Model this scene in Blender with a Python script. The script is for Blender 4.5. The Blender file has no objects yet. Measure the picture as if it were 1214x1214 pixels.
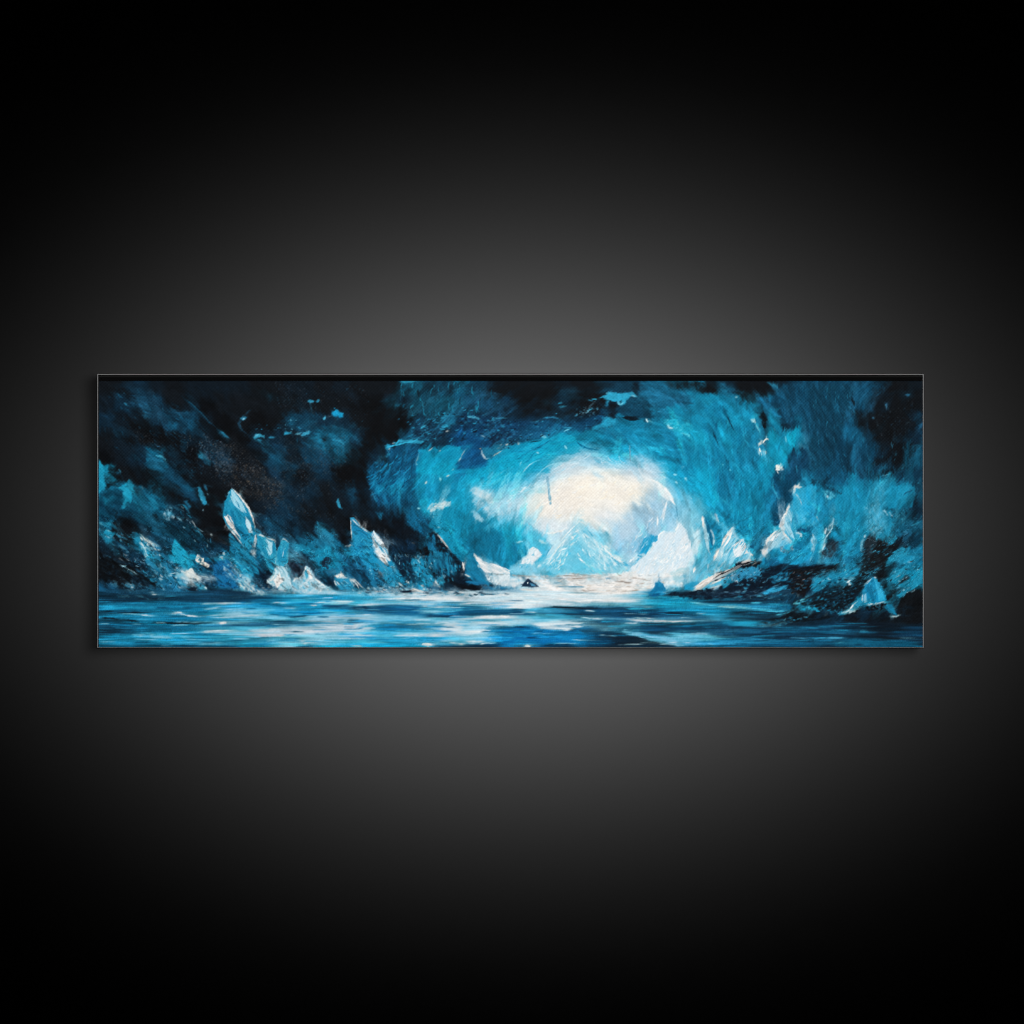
import math
import numpy as np

# ------------------------------------------------------------------ the painter
PITCH = 0.9                                   # one paint sample every 0.9 mm
FX0, FX1, FY0, FY1 = 117.0, 1094.0, 451.5, 767.3
NX = int((FX1 - FX0) / PITCH) + 1
NY = int((FY1 - FY0) / PITCH) + 1
GX = np.linspace(FX0, FX1, NX, dtype=np.float32)
GY = np.linspace(FY0, FY1, NY, dtype=np.float32)
RNG = np.random.RandomState(7)
TAB = RNG.rand(256, 256).astype(np.float32)


def vnoise(u, v):
    iu = np.floor(u).astype(np.int32)
    iv = np.floor(v).astype(np.int32)
    fu = (u - iu).astype(np.float32)
    fv = (v - iv).astype(np.float32)
    fu = fu * fu * (3 - 2 * fu)
    fv = fv * fv * (3 - 2 * fv)
    a, b = TAB[iv & 255, iu & 255], TAB[iv & 255, (iu + 1) & 255]
    c, d = TAB[(iv + 1) & 255, iu & 255], TAB[(iv + 1) & 255, (iu + 1) & 255]
    return (a * (1 - fu) + b * fu) * (1 - fv) + (c * (1 - fu) + d * fu) * fv


def fbm(u, v, o=3):
    t, amp, s = 0.0, 1.0, 0.0
    for i in range(o):
        t = t + amp * vnoise(u * 2 ** i + 17.3 * i, v * 2 ** i + 9.1 * i)
        s += amp
        amp *= 0.55
    return t / s


def sstep(a, b, x):
    t = np.clip((x - a) / (b - a), 0, 1)
    return t * t * (3 - 2 * t)


def rgb(h):
    return np.array([int(h[i:i + 2], 16) / 255 for i in (0, 2, 4)], np.float32)


PAL = {'.': '0b0d12', ',': '12171e', ':': '111c28', 'd': '112a40', 'D': '123a56', 'e': '12506e', 'E': '146286',
       'f': '1577a0', 'g': '1389b2', 'h': '119dc6', 'i': '27b3d8', 'j': '62bdd9', 'k': '94c9dd', 'l': 'bcd7e2',
       'm': 'dfe6e8', 'y': 'efe4d3', 'b': '0d3f6e', 'B': '0f5b96', 'n': '1478b8'}


class Painter:
    def __init__(self):
        self.img = np.zeros((NY, NX, 3), np.float32)
        self.hgt = np.zeros((NY, NX), np.float32)
        self.seed = 0
        self.ox = self.oy = 0.0
        self.rng = np.random.RandomState(11)

    def ground(self, rows):
        g = np.array([[rgb(PAL[c]) for c in r] for r in rows])
        X, Y = np.meshgrid(GX, GY)
        wx = X + 14 * (fbm(X / 11, Y / 9) - .5) + 9 * (fbm(X / 4 + 50, Y / 4) - .5)
        wy = Y + 14 * (fbm(X / 11 + 90, Y / 9) - .5) + 9 * (fbm(X / 4 + 150, Y / 4) - .5)
        sea = sstep(690, 712, Y)
        wx = wx * (1 - sea) + (X + 40 * (fbm(X / 40, Y / 3) - .5)) * sea
        wy = wy * (1 - sea) + (Y + 6 * (fbm(X / 40 + 90, Y / 3) - .5)) * sea
        u = np.clip((wx - 125) / 20, 0, g.shape[1] - 1.001)
        v = np.clip((wy - 456.5) / 21, 0, g.shape[0] - 1.001)
        iu, iv = u.astype(int), v.astype(int)
        fu, fv = sstep(.25, .75, u - iu)[..., None], sstep(.25, .75, v - iv)[..., None]
        c = (g[iv, iu] * (1 - fu) + g[iv, iu + 1] * fu) * (1 - fv) + (g[iv + 1, iu] * (1 - fu) + g[iv + 1, iu + 1] * fu) * fv
        st = fbm(X / 14 + Y / 14, (Y - X) / 2.2) * (1 - sea) + fbm(X / 25, Y / 1.8) * sea
        self.img[:] = c * (1 + .5 * (st - .5))[..., None]
        self.hgt[:] = .25 * st

    def box(self, p, m):
        x0, y0 = p.min(0) - m
        x1, y1 = p.max(0) + m
        i0, i1 = np.searchsorted(GX, [x0, x1])
        j0, j1 = np.searchsorted(GY, [y0, y1])
        if i0 >= i1 or j0 >= j1:
            return None
        X, Y = np.meshgrid(GX[i0:i1], GY[j0:j1])
        return slice(j0, j1), slice(i0, i1), X, Y

    def lay(self, sl, al, col, h):
        j, i = sl
        a = al[..., None]
        self.img[j, i] = self.img[j, i] * (1 - a) + col * a
        self.hgt[j, i] = self.hgt[j, i] * (1 - .8 * al) + h * al

    def poly(self, p, c, k=None, s=1.2, r=1.5, o=1.0, a=None, d=0.0, e=.3, **_):
        b = self.box(p, s + r * (9 if a == 0 else 3) + 3)
        if b is None:
            return
        sj, si, X, Y = b
        self.seed += 1
        q = self.seed * 7.77
        if a is None:
            wx = X + r * 2.4 * (fbm(X / 6 + q, Y / 6) - .5) + r * .7 * (vnoise(X / 2 + q, Y / 2) - .5)
            wy = Y + r * 2.4 * (fbm(X / 6, Y / 6 + q) - .5) + r * .7 * (vnoise(X / 2, Y / 2 + q) - .5)
        else:                                # frayed along the brush, clean across it
            ca, sa = math.cos(math.radians(a)), math.sin(math.radians(a))
            u0, v0 = X * ca + Y * sa, -X * sa + Y * ca
            lu, fu, fv = (40, 16, .9) if a == 0 else (16, 3.5, 1.1)
            du = fu * r * (fbm(u0 / lu + q, v0 / 1.5 + q) - .5)
            dv = fv * r * 2 * (fbm(u0 / lu + q, v0 / 9 - q) - .5) + .8 * (vnoise(u0 / 5 + q, v0 / 5) - .5)
            wx = X + du * ca - dv * sa
            wy = Y + du * sa + dv * ca
        dist = np.full(X.shape, 1e9, np.float32)
        ins = np.zeros(X.shape, bool)
        n = len(p)
        for t in range(n):
            ax, ay = p[t]
            bx, by = p[(t + 1) % n]
            ex, ey = bx - ax, by - ay
            L = ex * ex + ey * ey + 1e-9
            tt = np.clip(((wx - ax) * ex + (wy - ay) * ey) / L, 0, 1)
            dist = np.minimum(dist, (wx - ax - tt * ex) ** 2 + (wy - ay - tt * ey) ** 2)
            if ay != by:
                ins ^= ((ay > wy) != (by > wy)) & (wx < ex * (wy - ay) / (by - ay) + ax)
        dist = np.sqrt(dist)
        sd = np.where(ins, dist, -dist)
        s = max(s * 1.25, 1.0) + (1.2 if a == 0 else 0)
        al = sstep(-s * .55, s * .55, sd)
        if a is None:
            sn = fbm(X / 4.5 + q, Y / 4.5 + q)
            fine = vnoise(X / 1.6 + q, Y / 1.6)
        else:
            ca, sa = math.cos(math.radians(a)), math.sin(math.radians(a))
            bend = 2.2 * (vnoise(X / 22 + q, Y / 22) - .5)
            u, v = X * ca + Y * sa, -X * sa + Y * ca + bend
            ln = 34 if a == 0 else 15
            sn = fbm(u / ln + q, v / 2.4 + q)
            fine = vnoise(u / (ln * .6) + q, v / 1.05)
        if a == 0:
            lo = .55 if float(np.mean(c)) < .6 else .25
            al = al * (lo + (1 - lo) * sstep(.34, .6, .5 * sn + .5 * fine))
        if d > 0:
            t = .28 + .44 * d
            m = .6 * sn + .4 * fine
            al = al * sstep(t - .07, t + .07, m)
        col = np.broadcast_to(c, X.shape + (3,))
        if k is not None:
            f = sstep(.36, .64, sn)[..., None]
            col = c * (1 - f) + k * f
        amp = .30 if k is None else .20
        if a is None:
            amp *= .8
        amp *= 1 - .45 * float(np.mean(c))
        col = col * (1 + amp * (sn - .5) + amp * .45 * (fine - .5))[..., None]
        if self.tile and self.ox > 116:
            al = al * sstep(self.ox - 1, self.ox + 12, X)
        if self.tile and self.oy > 447:
            al = al * sstep(self.oy - 1, self.oy + 9, Y)
        if float(np.mean(c)) < .085 and s > 2:
            o = o * .8
            al = al * (.45 + .55 * sstep(.34, .58, sn))
        if not self.tile and r > .85:        # finer touches let the paint below show through
            al = al * (.38 + .62 * sstep(.36, .6, .55 * sn + .45 * fine))
        self.lay((sj, si), al * o, col, e * (.4 + .8 * sn + .5 * (fine - .5)))

    def stroke(self, p, c, w=2.0, o=1.0, r=None, t=0, e=.6, **_):
        q0 = p
        if len(p) > 2:                       # Catmull-Rom through the points
            P = np.vstack([2 * p[0] - p[1], p, 2 * p[-1] - p[-2]])
            out = []
            for i in range(1, len(P) - 2):
                for s in np.linspace(0, 1, 5, endpoint=False):
                    a, b, cc, d = P[i - 1], P[i], P[i + 1], P[i + 2]
                    out.append(.5 * (2 * b + (cc - a) * s + (2 * a - 5 * b + 4 * cc - d) * s * s + (3 * b - a - 3 * cc + d) * s ** 3))
            q0 = np.array(out + [p[-1]])
        b = self.box(q0, w + 2)
        if b is None:
            return
        sj, si, X, Y = b
        self.seed += 1
        q = self.seed * 3.31
        r = .3 * w if r is None else r
        wx = X + r * 1.6 * (fbm(X / 3 + q, Y / 3, 2) - .5)
        wy = Y + r * 1.6 * (fbm(X / 3, Y / 3 + q, 2) - .5)
        seg = np.diff(q0, axis=0)
        ln = np.hypot(seg[:, 0], seg[:, 1])
        tot = ln.sum() + 1e-6
        best = np.full(X.shape, 1e9, np.float32)
        par = np.zeros(X.shape, np.float32)
        acc = 0.0
        for i in range(len(seg)):
            ax, ay = q0[i]
            ex, ey = seg[i]
            tt = np.clip(((wx - ax) * ex + (wy - ay) * ey) / (ln[i] ** 2 + 1e-9), 0, 1)
            dd = (wx - ax - tt * ex) ** 2 + (wy - ay - tt * ey) ** 2
            m = dd < best
            best = np.where(m, dd, best)
            par = np.where(m, (acc + tt * ln[i]) / tot, par)
            acc += ln[i]
        best = np.sqrt(best)
        w = w * (.8 if float(np.mean(c)) < .5 else .66)
        flat = abs(p[-1][0] - p[0][0]) > 5 * abs(p[-1][1] - p[0][1]) and float(np.mean(p[:, 1])) > 690 and tot > 9
        if t:
            hw = np.full(X.shape, w * .5)
            al = 1 - sstep(hw - .6, hw + .6, best)
        elif flat:                           # long pulled water strokes fade out at both ends
            hw = .5 * w * (.7 + .5 * fbm(par * tot / 16 + q, par * 0 + q, 2))
            al = 1 - sstep(hw - .7, hw + .8, best)
            dry = fbm(par * tot / 18 + q, best / .9 + wy / 1.3, 2)
            al = al * sstep(0, .22, par) * sstep(0, .3, 1 - par) * (.35 + .65 * sstep(.3, .55, dry))
        else:
            hw = .5 * w * (.3 + .7 * sstep(0, .25, par)) * (.15 + .85 * sstep(0, .45, 1 - par))
            hw = hw * (.6 + .8 * vnoise(par * tot / 4 + q, par * 0 + q))
            al = 1 - sstep(hw - .55, hw + .6, best)
            al = al * np.minimum(1, hw / .45)
            al = al * (.55 + .45 * sstep(.25, .5, vnoise(par * tot / 3 + q, best / .9 + q)))
        fine = vnoise(par * tot / 6 + q, best / .8 + q)
        col = c * (1 + .22 * (fine - .5))[..., None]
        self.lay((sj, si), al * o, col, e * (.6 + .6 * fine))

    def dabs(self, p, cols, n=30, l=4.0, w=1.5, a=None, o=.85, **_):
        lo, hi = p.min(0), p.max(0)
        made = 0
        for _i in range(n * 12):
            if made >= n:
                break
            x, y = lo + (hi - lo) * self.rng.rand(2)
            ins = False
            for t in range(len(p)):
                ax, ay = p[t]
                bx, by = p[(t + 1) % len(p)]
                if (ay > y) != (by > y) and x < (bx - ax) * (y - ay) / (by - ay) + ax:
                    ins = not ins
            if not ins:
                continue
            made += 1
            an = self.rng.rand() * 360 if a is None else a + self.rng.randn() * (1.2 if a == 0 else 14)
            L = l * (.5 + self.rng.rand())
            ca, sa = math.cos(math.radians(an)), math.sin(math.radians(an))
            bow = 0 if a == 0 else .12
            mid = np.array([x - sa * L * bow, y + ca * L * bow])
            pts = np.array([[x - ca * L / 2, y - sa * L / 2], mid, [x + ca * L / 2, y + sa * L / 2]])
            self.stroke(pts if L > 2.5 else pts[[0, 2]], rgb(cols[self.rng.randint(len(cols))]), w=w * (.9 + .9 * self.rng.rand()),
                        o=o * (.6 + .4 * self.rng.rand()))

    def run(self, text, crisp=False):
        for line in text.strip().split('\n'):
            op, _, rest = line.strip().partition(' ')
            if op == 'T':
                i, j = rest.split()
                self.ox, self.oy, self.k, self.tile = 115 + 140 * int(i), 446 + 105 * int(j), 7.987, True
                continue
            if op == 'Z':
                i, j = rest.split()
                self.ox, self.oy, self.k, self.tile = int(i), int(j), 4.856, False
                continue
            head, _, body = rest.partition(' : ')
            tok = head.split()
            kw = {}
            for t in tok[1:]:
                kw[t[0]] = rgb(t[1:]) if t[0] == 'k' else int(t[1:]) if t[0] in 'nt' else float(t[1:])
            if crisp:                        # second going-over of the sharp touches only
                if op == 'P' and kw.get('s', 1.2) > 1.5:
                    continue
                kw['o'] = kw.get('o', 1.0) * {'S': .75, 'P': .5, 'F': .6}[op]
            for part in body.split(';'):
                p = np.array([[float(v) for v in xy.split(',')] for xy in part.split()]) / self.k + (self.ox, self.oy)
                if op == 'P':
                    self.poly(p, rgb(tok[0]), **kw)
                elif op == 'S':
                    self.stroke(p, rgb(tok[0]), **kw)
                else:
                    self.dabs(p, tok[0].split(','), **kw)

    @staticmethod
    def lie(x, y):
        """which way the brush was pulled at a place on the canvas (degrees)"""
        if y > (738 if x > 925 else 699):
            return 0.0
        v = np.zeros(2)
        for w, a in ((math.exp(-((x - 260) / 170) ** 2) * 1.2, 38.0),
                     (math.exp(-((x - 1010) / 130) ** 2) * (1 if y > 640 else .3), -38.0),
                     (math.exp(-((x - 930) / 90) ** 2 - ((y - 560) / 90) ** 2) * 1.3, 82.0),
                     (math.exp(-((x - 700) / 230) ** 2), math.degrees(math.atan2(y - 640, (x - 705) * .8)) + 90)):
            v += w * np.array([math.cos(math.radians(2 * a)), math.sin(math.radians(2 * a))])
        return math.degrees(math.atan2(v[1], v[0])) / 2

    def drag(self, n, L0, L1, w0, w1, off, o, gain=.12):
        """short strokes that pull the paint already there along the lie of the brush"""
        r = self.rng
        for _i in range(n):
            x = FX0 + 2 + r.rand() * (FX1 - FX0 - 4)
            y = FY0 + 2 + r.rand() * (FY1 - FY0 - 4)
            ang = self.lie(x, y)
            sea = ang == 0.0
            a = math.radians(ang + r.randn() * (3 if sea else 24))
            L, w = L0 + r.rand() * (L1 - L0), w0 + r.rand() * (w1 - w0)
            if sea:
                L, w = L * 2.2, w * .7
            ca, sa = math.cos(a), math.sin(a)
            sx, sy = x - ca * off * r.rand(), y - sa * off * r.rand()
            i, j = int((sx - FX0) / PITCH), int((sy - FY0) / PITCH)
            if not (0 <= i < NX and 0 <= j < NY):
                continue
            c = self.img[j, i]
            lum = float(c.mean())
            g = gain * r.randn() * (1 if lum < .5 else max(.15, 1 - 2 * (lum - .5)))
            c = c * (1 + g) + (max(0, g) * .12 if lum > .2 else 0)
            bx, by = abs(ca) * L / 2 + abs(sa) * w + 1, abs(sa) * L / 2 + abs(ca) * w + 1
            i0, i1 = max(0, int((x - bx - FX0) / PITCH)), min(NX, int((x + bx - FX0) / PITCH) + 2)
            j0, j1 = max(0, int((y - by - FY0) / PITCH)), min(NY, int((y + by - FY0) / PITCH) + 2)
            X, Y = np.meshgrid(GX[i0:i1] - x, GY[j0:j1] - y)
            u = (X * ca + Y * sa) / (L / 2)
            v = (-X * sa + Y * ca) + .12 * w * (u * u) * (1 if r.rand() > .5 else -1)
            q = r.rand() * 200
            br = vnoise(u * L / 7 + q, v / .8 + q)
            al = (1 - sstep(w * .5 - .45, w * .5 + .45, np.abs(v))) * (1 - sstep(.55, 1.0, np.abs(u)))
            al = al * (.35 + .65 * sstep(.25, .6, br)) * o
            self.lay((slice(j0, j1), slice(i0, i1)), al, np.clip(c * (1 + .16 * (br - .5))[..., None], 0, 1), .25 + .5 * br)

    @staticmethod
    def lie_field():
        X, Y = np.meshgrid(GX, GY)
        c = np.zeros(X.shape)
        d = np.zeros(X.shape)
        for w, a in ((np.exp(-((X - 260) / 170) ** 2) * 1.2, 38.0),
                     (np.exp(-((X - 1010) / 130) ** 2) * np.where(Y > 640, 1, .3), -38.0),
                     (np.exp(-((X - 930) / 90) ** 2 - ((Y - 560) / 90) ** 2) * 1.3, 82.0),
                     (np.exp(-((X - 660) / 34) ** 2 - ((Y - 655) / 34) ** 2) * 2.5, -48.0),
                     (np.exp(-((X - 735) / 38) ** 2 - ((Y - 650) / 40) ** 2) * 2.5, 48.0),
                     (np.exp(-((X - 700) / 230) ** 2) * sstep(25, 80, np.hypot(X - 705, Y - 640)), np.degrees(np.arctan2(Y - 640, (X - 705) * .8)) + 90)):
            c += w * np.cos(np.radians(2 * a))
            d += w * np.sin(np.radians(2 * a))
        t = np.arctan2(d, c) / 2 + .5 * (fbm(X / 16 + 5, Y / 16) - .5) * 5
        sea = sstep(0, 1, (Y - np.where(X > 925, 736, 698)) / 4)
        return t * (1 - sea), sea

    def streaks(self, t, half, fine=1.0, stretch=None):
        """noise pulled out along the lie of the brush, unit spread"""
        self.seed += 1
        r = np.random.RandomState(self.seed)
        nz = r.rand(NY, NX).astype(np.float32)
        if fine > 1:
            X, Y = np.meshgrid(GX, GY)
            nz = vnoise(X / fine + self.seed, Y / fine)
        J, I = np.mgrid[0:NY, 0:NX]
        ca, sa = np.cos(t), np.sin(t)
        acc = np.zeros((NY, NX), np.float32)
        for k in range(-half, half + 1):
            L = k if stretch is None else k * stretch
            i = np.clip((I + ca * L).round().astype(int), 0, NX - 1)
            j = np.clip((J + sa * L).round().astype(int), 0, NY - 1)
            acc += nz[j, i]
        acc -= acc.mean()
        return acc / acc.std()

    def melt(self):
        """the glow in the cave mouth is scumbled until its patches run into one another"""
        X, Y = np.meshgrid(GX, GY)
        m = 1 - sstep(.5, 1.2, np.hypot((X - 695) / 172, (Y - 572) / 72))
        m = m * (1 - sstep(596, 634, Y - .35 * np.abs(X - 690)))
        b = self.img.copy()
        for r in (7, 6, 4):
            for ax in (0, 1):
                pad = [(0, 0)] * 3
                pad[ax] = (r + 1, r)
                c = np.cumsum(np.pad(b, pad, mode='edge'), axis=ax, dtype=np.float64)
                n = b.shape[ax]
                b = ((np.take(c, range(2 * r + 1, 2 * r + 1 + n), ax) - np.take(c, range(0, n), ax)) / (2 * r + 1)).astype(np.float32)
        m = (.82 * m)[..., None]
        self.img = self.img * (1 - m) + b * m

    def pull(self, sea, half, o):
        """long level pulls of a soft brush across the water"""
        c = np.cumsum(np.pad(self.img, ((0, 0), (half + 1, half), (0, 0)), mode='edge'), axis=1, dtype=np.float64)
        b = ((c[:, 2 * half + 1:] - c[:, :-2 * half - 1]) / (2 * half + 1)).astype(np.float32)
        m = (sea * o)[..., None]
        self.img = self.img * (1 - m) + b * m

    def fray(self, t, sea, amount):
        """break every edge into bristle marks"""
        st = 1 + 1.6 * sea
        amount = amount * (.4 + .6 * sea)
        d = amount * self.streaks(t, 7, 1.6, st) * (1 + 1.0 * sea)
        e = .5 * amount * self.streaks(t, 9, 2.2, st)
        J, I = np.mgrid[0:NY, 0:NX].astype(np.float32)
        u = np.clip(I + d * np.cos(t) - e * np.sin(t), 0, NX - 1.001)
        v = np.clip(J + d * np.sin(t) + e * np.cos(t), 0, NY - 1.001)
        i, j = u.astype(int), v.astype(int)
        fu, fv = (u - i)[..., None], (v - j)[..., None]
        im = self.img
        self.img = ((im[j, i] * (1 - fu) + im[j, i + 1] * fu) * (1 - fv) + (im[j + 1, i] * (1 - fu) + im[j + 1, i + 1] * fu) * fv).astype(np.float32)

    def bristle(self, t, sea, amp):
        lum = self.img.mean(-1)
        st = 1 + 1.6 * sea
        n = .6 * self.streaks(t, 9, 1.0, st) + .5 * self.streaks(t, 5, 1.6, st) + .4 * self.streaks(t, 14, 3.0, st)
        k = amp * (.55 + .45 * sea) * n * (1 - .85 * sstep(.45, .85, lum))
        self.img *= (1 + k)[..., None]
        self.img += (np.maximum(k, 0) * .10 * sstep(.12, .3, lum) * (1 - sstep(.6, .9, lum)))[..., None]
        self.hgt += .06 * n

    def crackle(self, t):
        """torn, crusted paint on the rocks and ice along the shore"""
        X, Y = np.meshgrid(GX, GY)
        lum = self.img.mean(-1)
        shore = sstep(585, 640, Y) * (1 - sstep(694, 704, Y)) * np.maximum(1 - sstep(500, 580, X), sstep(800, 870, X))
        right = sstep(640, 660, Y) * (1 - sstep(728, 745, Y)) * sstep(890, 960, X)
        m = np.maximum(shore, right) * (.45 + .9 * fbm(X / 22, Y / 22))
        m = np.maximum(m, .15 * (1 - sstep(640, 700, Y)) * sstep(.1, .25, lum) * (1 - sstep(.5, .7, lum)))
        ca, sa = np.cos(.66), np.sin(.66)
        flip = np.where(X > 820, -1.0, 1.0)
        u, v = X * ca + Y * sa * flip, -X * sa * flip + Y * ca
        wu = 5 * (fbm(X / 8, Y / 8 + 40) - .5)
        h = fbm((u + wu) / 15 + 31, (v - wu) / 6.5, 2)
        ph = (h * 6) % 1.0
        gate = sstep(.45, .62, fbm(X / 5 + 77, Y / 5, 2))
        gate2 = sstep(.45, .62, fbm(X / 6 + 177, Y / 6, 2))
        lt = (1 - sstep(.05, .17, ph)) * gate * m * sstep(.07, .22, lum)
        m = m * np.where(X > 820, .6, 1)
        dk = (1 - .8 * sstep(.45, .65, lum)) * sstep(.10, .2, ph) * (1 - sstep(.26, .42, ph)) * gate2 * m
        blot = sstep(.56, .68, fbm(u / 9 + 5, v / 3.4, 3)) * m
        self.img *= (1 - .34 * dk - .30 * blot * (1 - dk))[..., None]
        pale = np.clip(self.img * 1.2 + .20, 0, .95)
        self.img = self.img * (1 - .5 * lt)[..., None] + pale * (.5 * lt)[..., None]
        self.hgt += .5 * lt - .3 * dk

    def finish(self):
        """canvas weave under thin paint, slight tooth everywhere"""
        X, Y = np.meshgrid(GX, GY)
        lum = self.img.mean(-1)
        self.img *= (.82 + .18 * sstep(.08, .36, lum + .2 * sstep(695, 705, Y)))[..., None]
        blue = np.maximum(self.img[..., 2] - self.img[..., 1], 0)
        self.img[..., 1] += .10 * blue * (1 - sstep(.45, .7, lum))
        wet = sstep(700, 708, Y) * sstep(.12, .3, lum) * (1 - sstep(.55, .75, lum))
        self.img *= 1 + wet[..., None] * np.array([-.16, .01, .01], np.float32)
        self.img[..., 0] -= .05 * blue * (1 - sstep(.45, .7, lum))
        jx = X + .5 * (fbm(X / 30, Y / 30) - .5)
        weave = np.sin(2 * math.pi * jx / 4.0) * np.cos(2 * math.pi * Y / 4.0)
        grain = vnoise(X / 1.3, Y / 1.3) - .5
        lum = self.img.mean(-1)
        thick = sstep(.35, .8, self.hgt)
        patch = .45 + .9 * fbm(X / 35 + 3, Y / 35)
        amp = (.022 + .055 * lum * (1 - .8 * lum)) * (1 - .7 * thick) * patch * (1 - .65 * sstep(600, 690, Y))
        self.img += (amp * weave)[..., None] * np.array([.95, 1.0, 1.05], np.float32)
        self.img += ((.012 + .07 * lum * (1 - .5 * lum)) * grain)[..., None]
        self.img[:] = np.clip(self.img, .012, .97)
        self.hgt += .22 * weave * (1 - .8 * thick) + .12 * grain


def paint(rows, text, late):
    p = Painter()
    p.ground(rows)
    t, sea = p.lie_field()
    p.run(text)
    p.melt()
    p.drag(1700, 26, 64, 3.5, 9.0, 9, .42, .22)
    p.drag(3500, 12, 28, 1.6, 4.0, 6, .4, .2)
    p.drag(4500, 6, 14, 1.0, 2.2, 5, .5, .1)
    p.pull(sea, 13, .42)
    p.fray(t, sea, 1.8)
    p.run(text, crisp=True)
    p.pull(sea, 6, .25)
    p.fray(t, sea, .5)
    p.bristle(t, sea, .05 + .09 * sea)
    p.run(late)
    p.pull(sea, 3, .25)
    p.fray(t, sea, .3)
    p.crackle(t)
    p.bristle(t, sea, .022 + .06 * sea)
    p.finish()
    return p.img, p.hgt


GRID = '''
,,d:,::::,,::,:,,,eDDeD:,,,:,,ddDEeE:d,,:DDDDd,,:
:dDd,:.,,,,,:,,..ddDeDDDd.,d.,dDDEgfgggEDDDDDDd,,
d:,dDD:.,.,DDdd,.,.dDddddddDdddfffggfgfEedDdD,,,d
,:,.,d:..dd:DEed..eddbbdDDDgheEffffgfgffgfedDD,,d
.:dE:.dd,:D:DDe.dBBggBbghhikkkihihfgffffgdeDDDd,D
g,,eD,,:,,dD,d..DfBgifhhhhjlmmymljhgfEfgDDEDeDDdd
EEeE,D,,,,:dd,:dBgEEfgjjjkmyyyymylkhgEffDghEgfgge
eDDED,,,,:dd,,::dDeEhfglkkyyymmlkkjjgfffejgfgghfd
E,,DDd,..dDd:d,,,.,DgfEfhikljllkkjmkfgffihfgffgEe
d,fDddddeDdDEeDedddegEEffgjkjjkkimmlgjiEhghDfE,:E
,,dffgdffDdkdDfeffefedglffkiijjkmmmjjijfEDfefE,ef
,,dEElDEjDdjldeDDgegddDdEkkmmmmmmlljmgfdD,dfgE,gg
DddDDDDddDEgggjikllllllllkllklmmgghEddddDddedgg,,
EfffffgkkjgggkkkkjjjjEEkljjDDDDDDDEEiEddd,dd,d,d,
DdfgggjjjllklllljEBBljknnnnnBDDjddjDdDdDdddDdd,dd
gfffgfggggjkjgihhhggjDDBBDBDnd,,djdfgEDddDEdEEEEd
'''.split()

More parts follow.
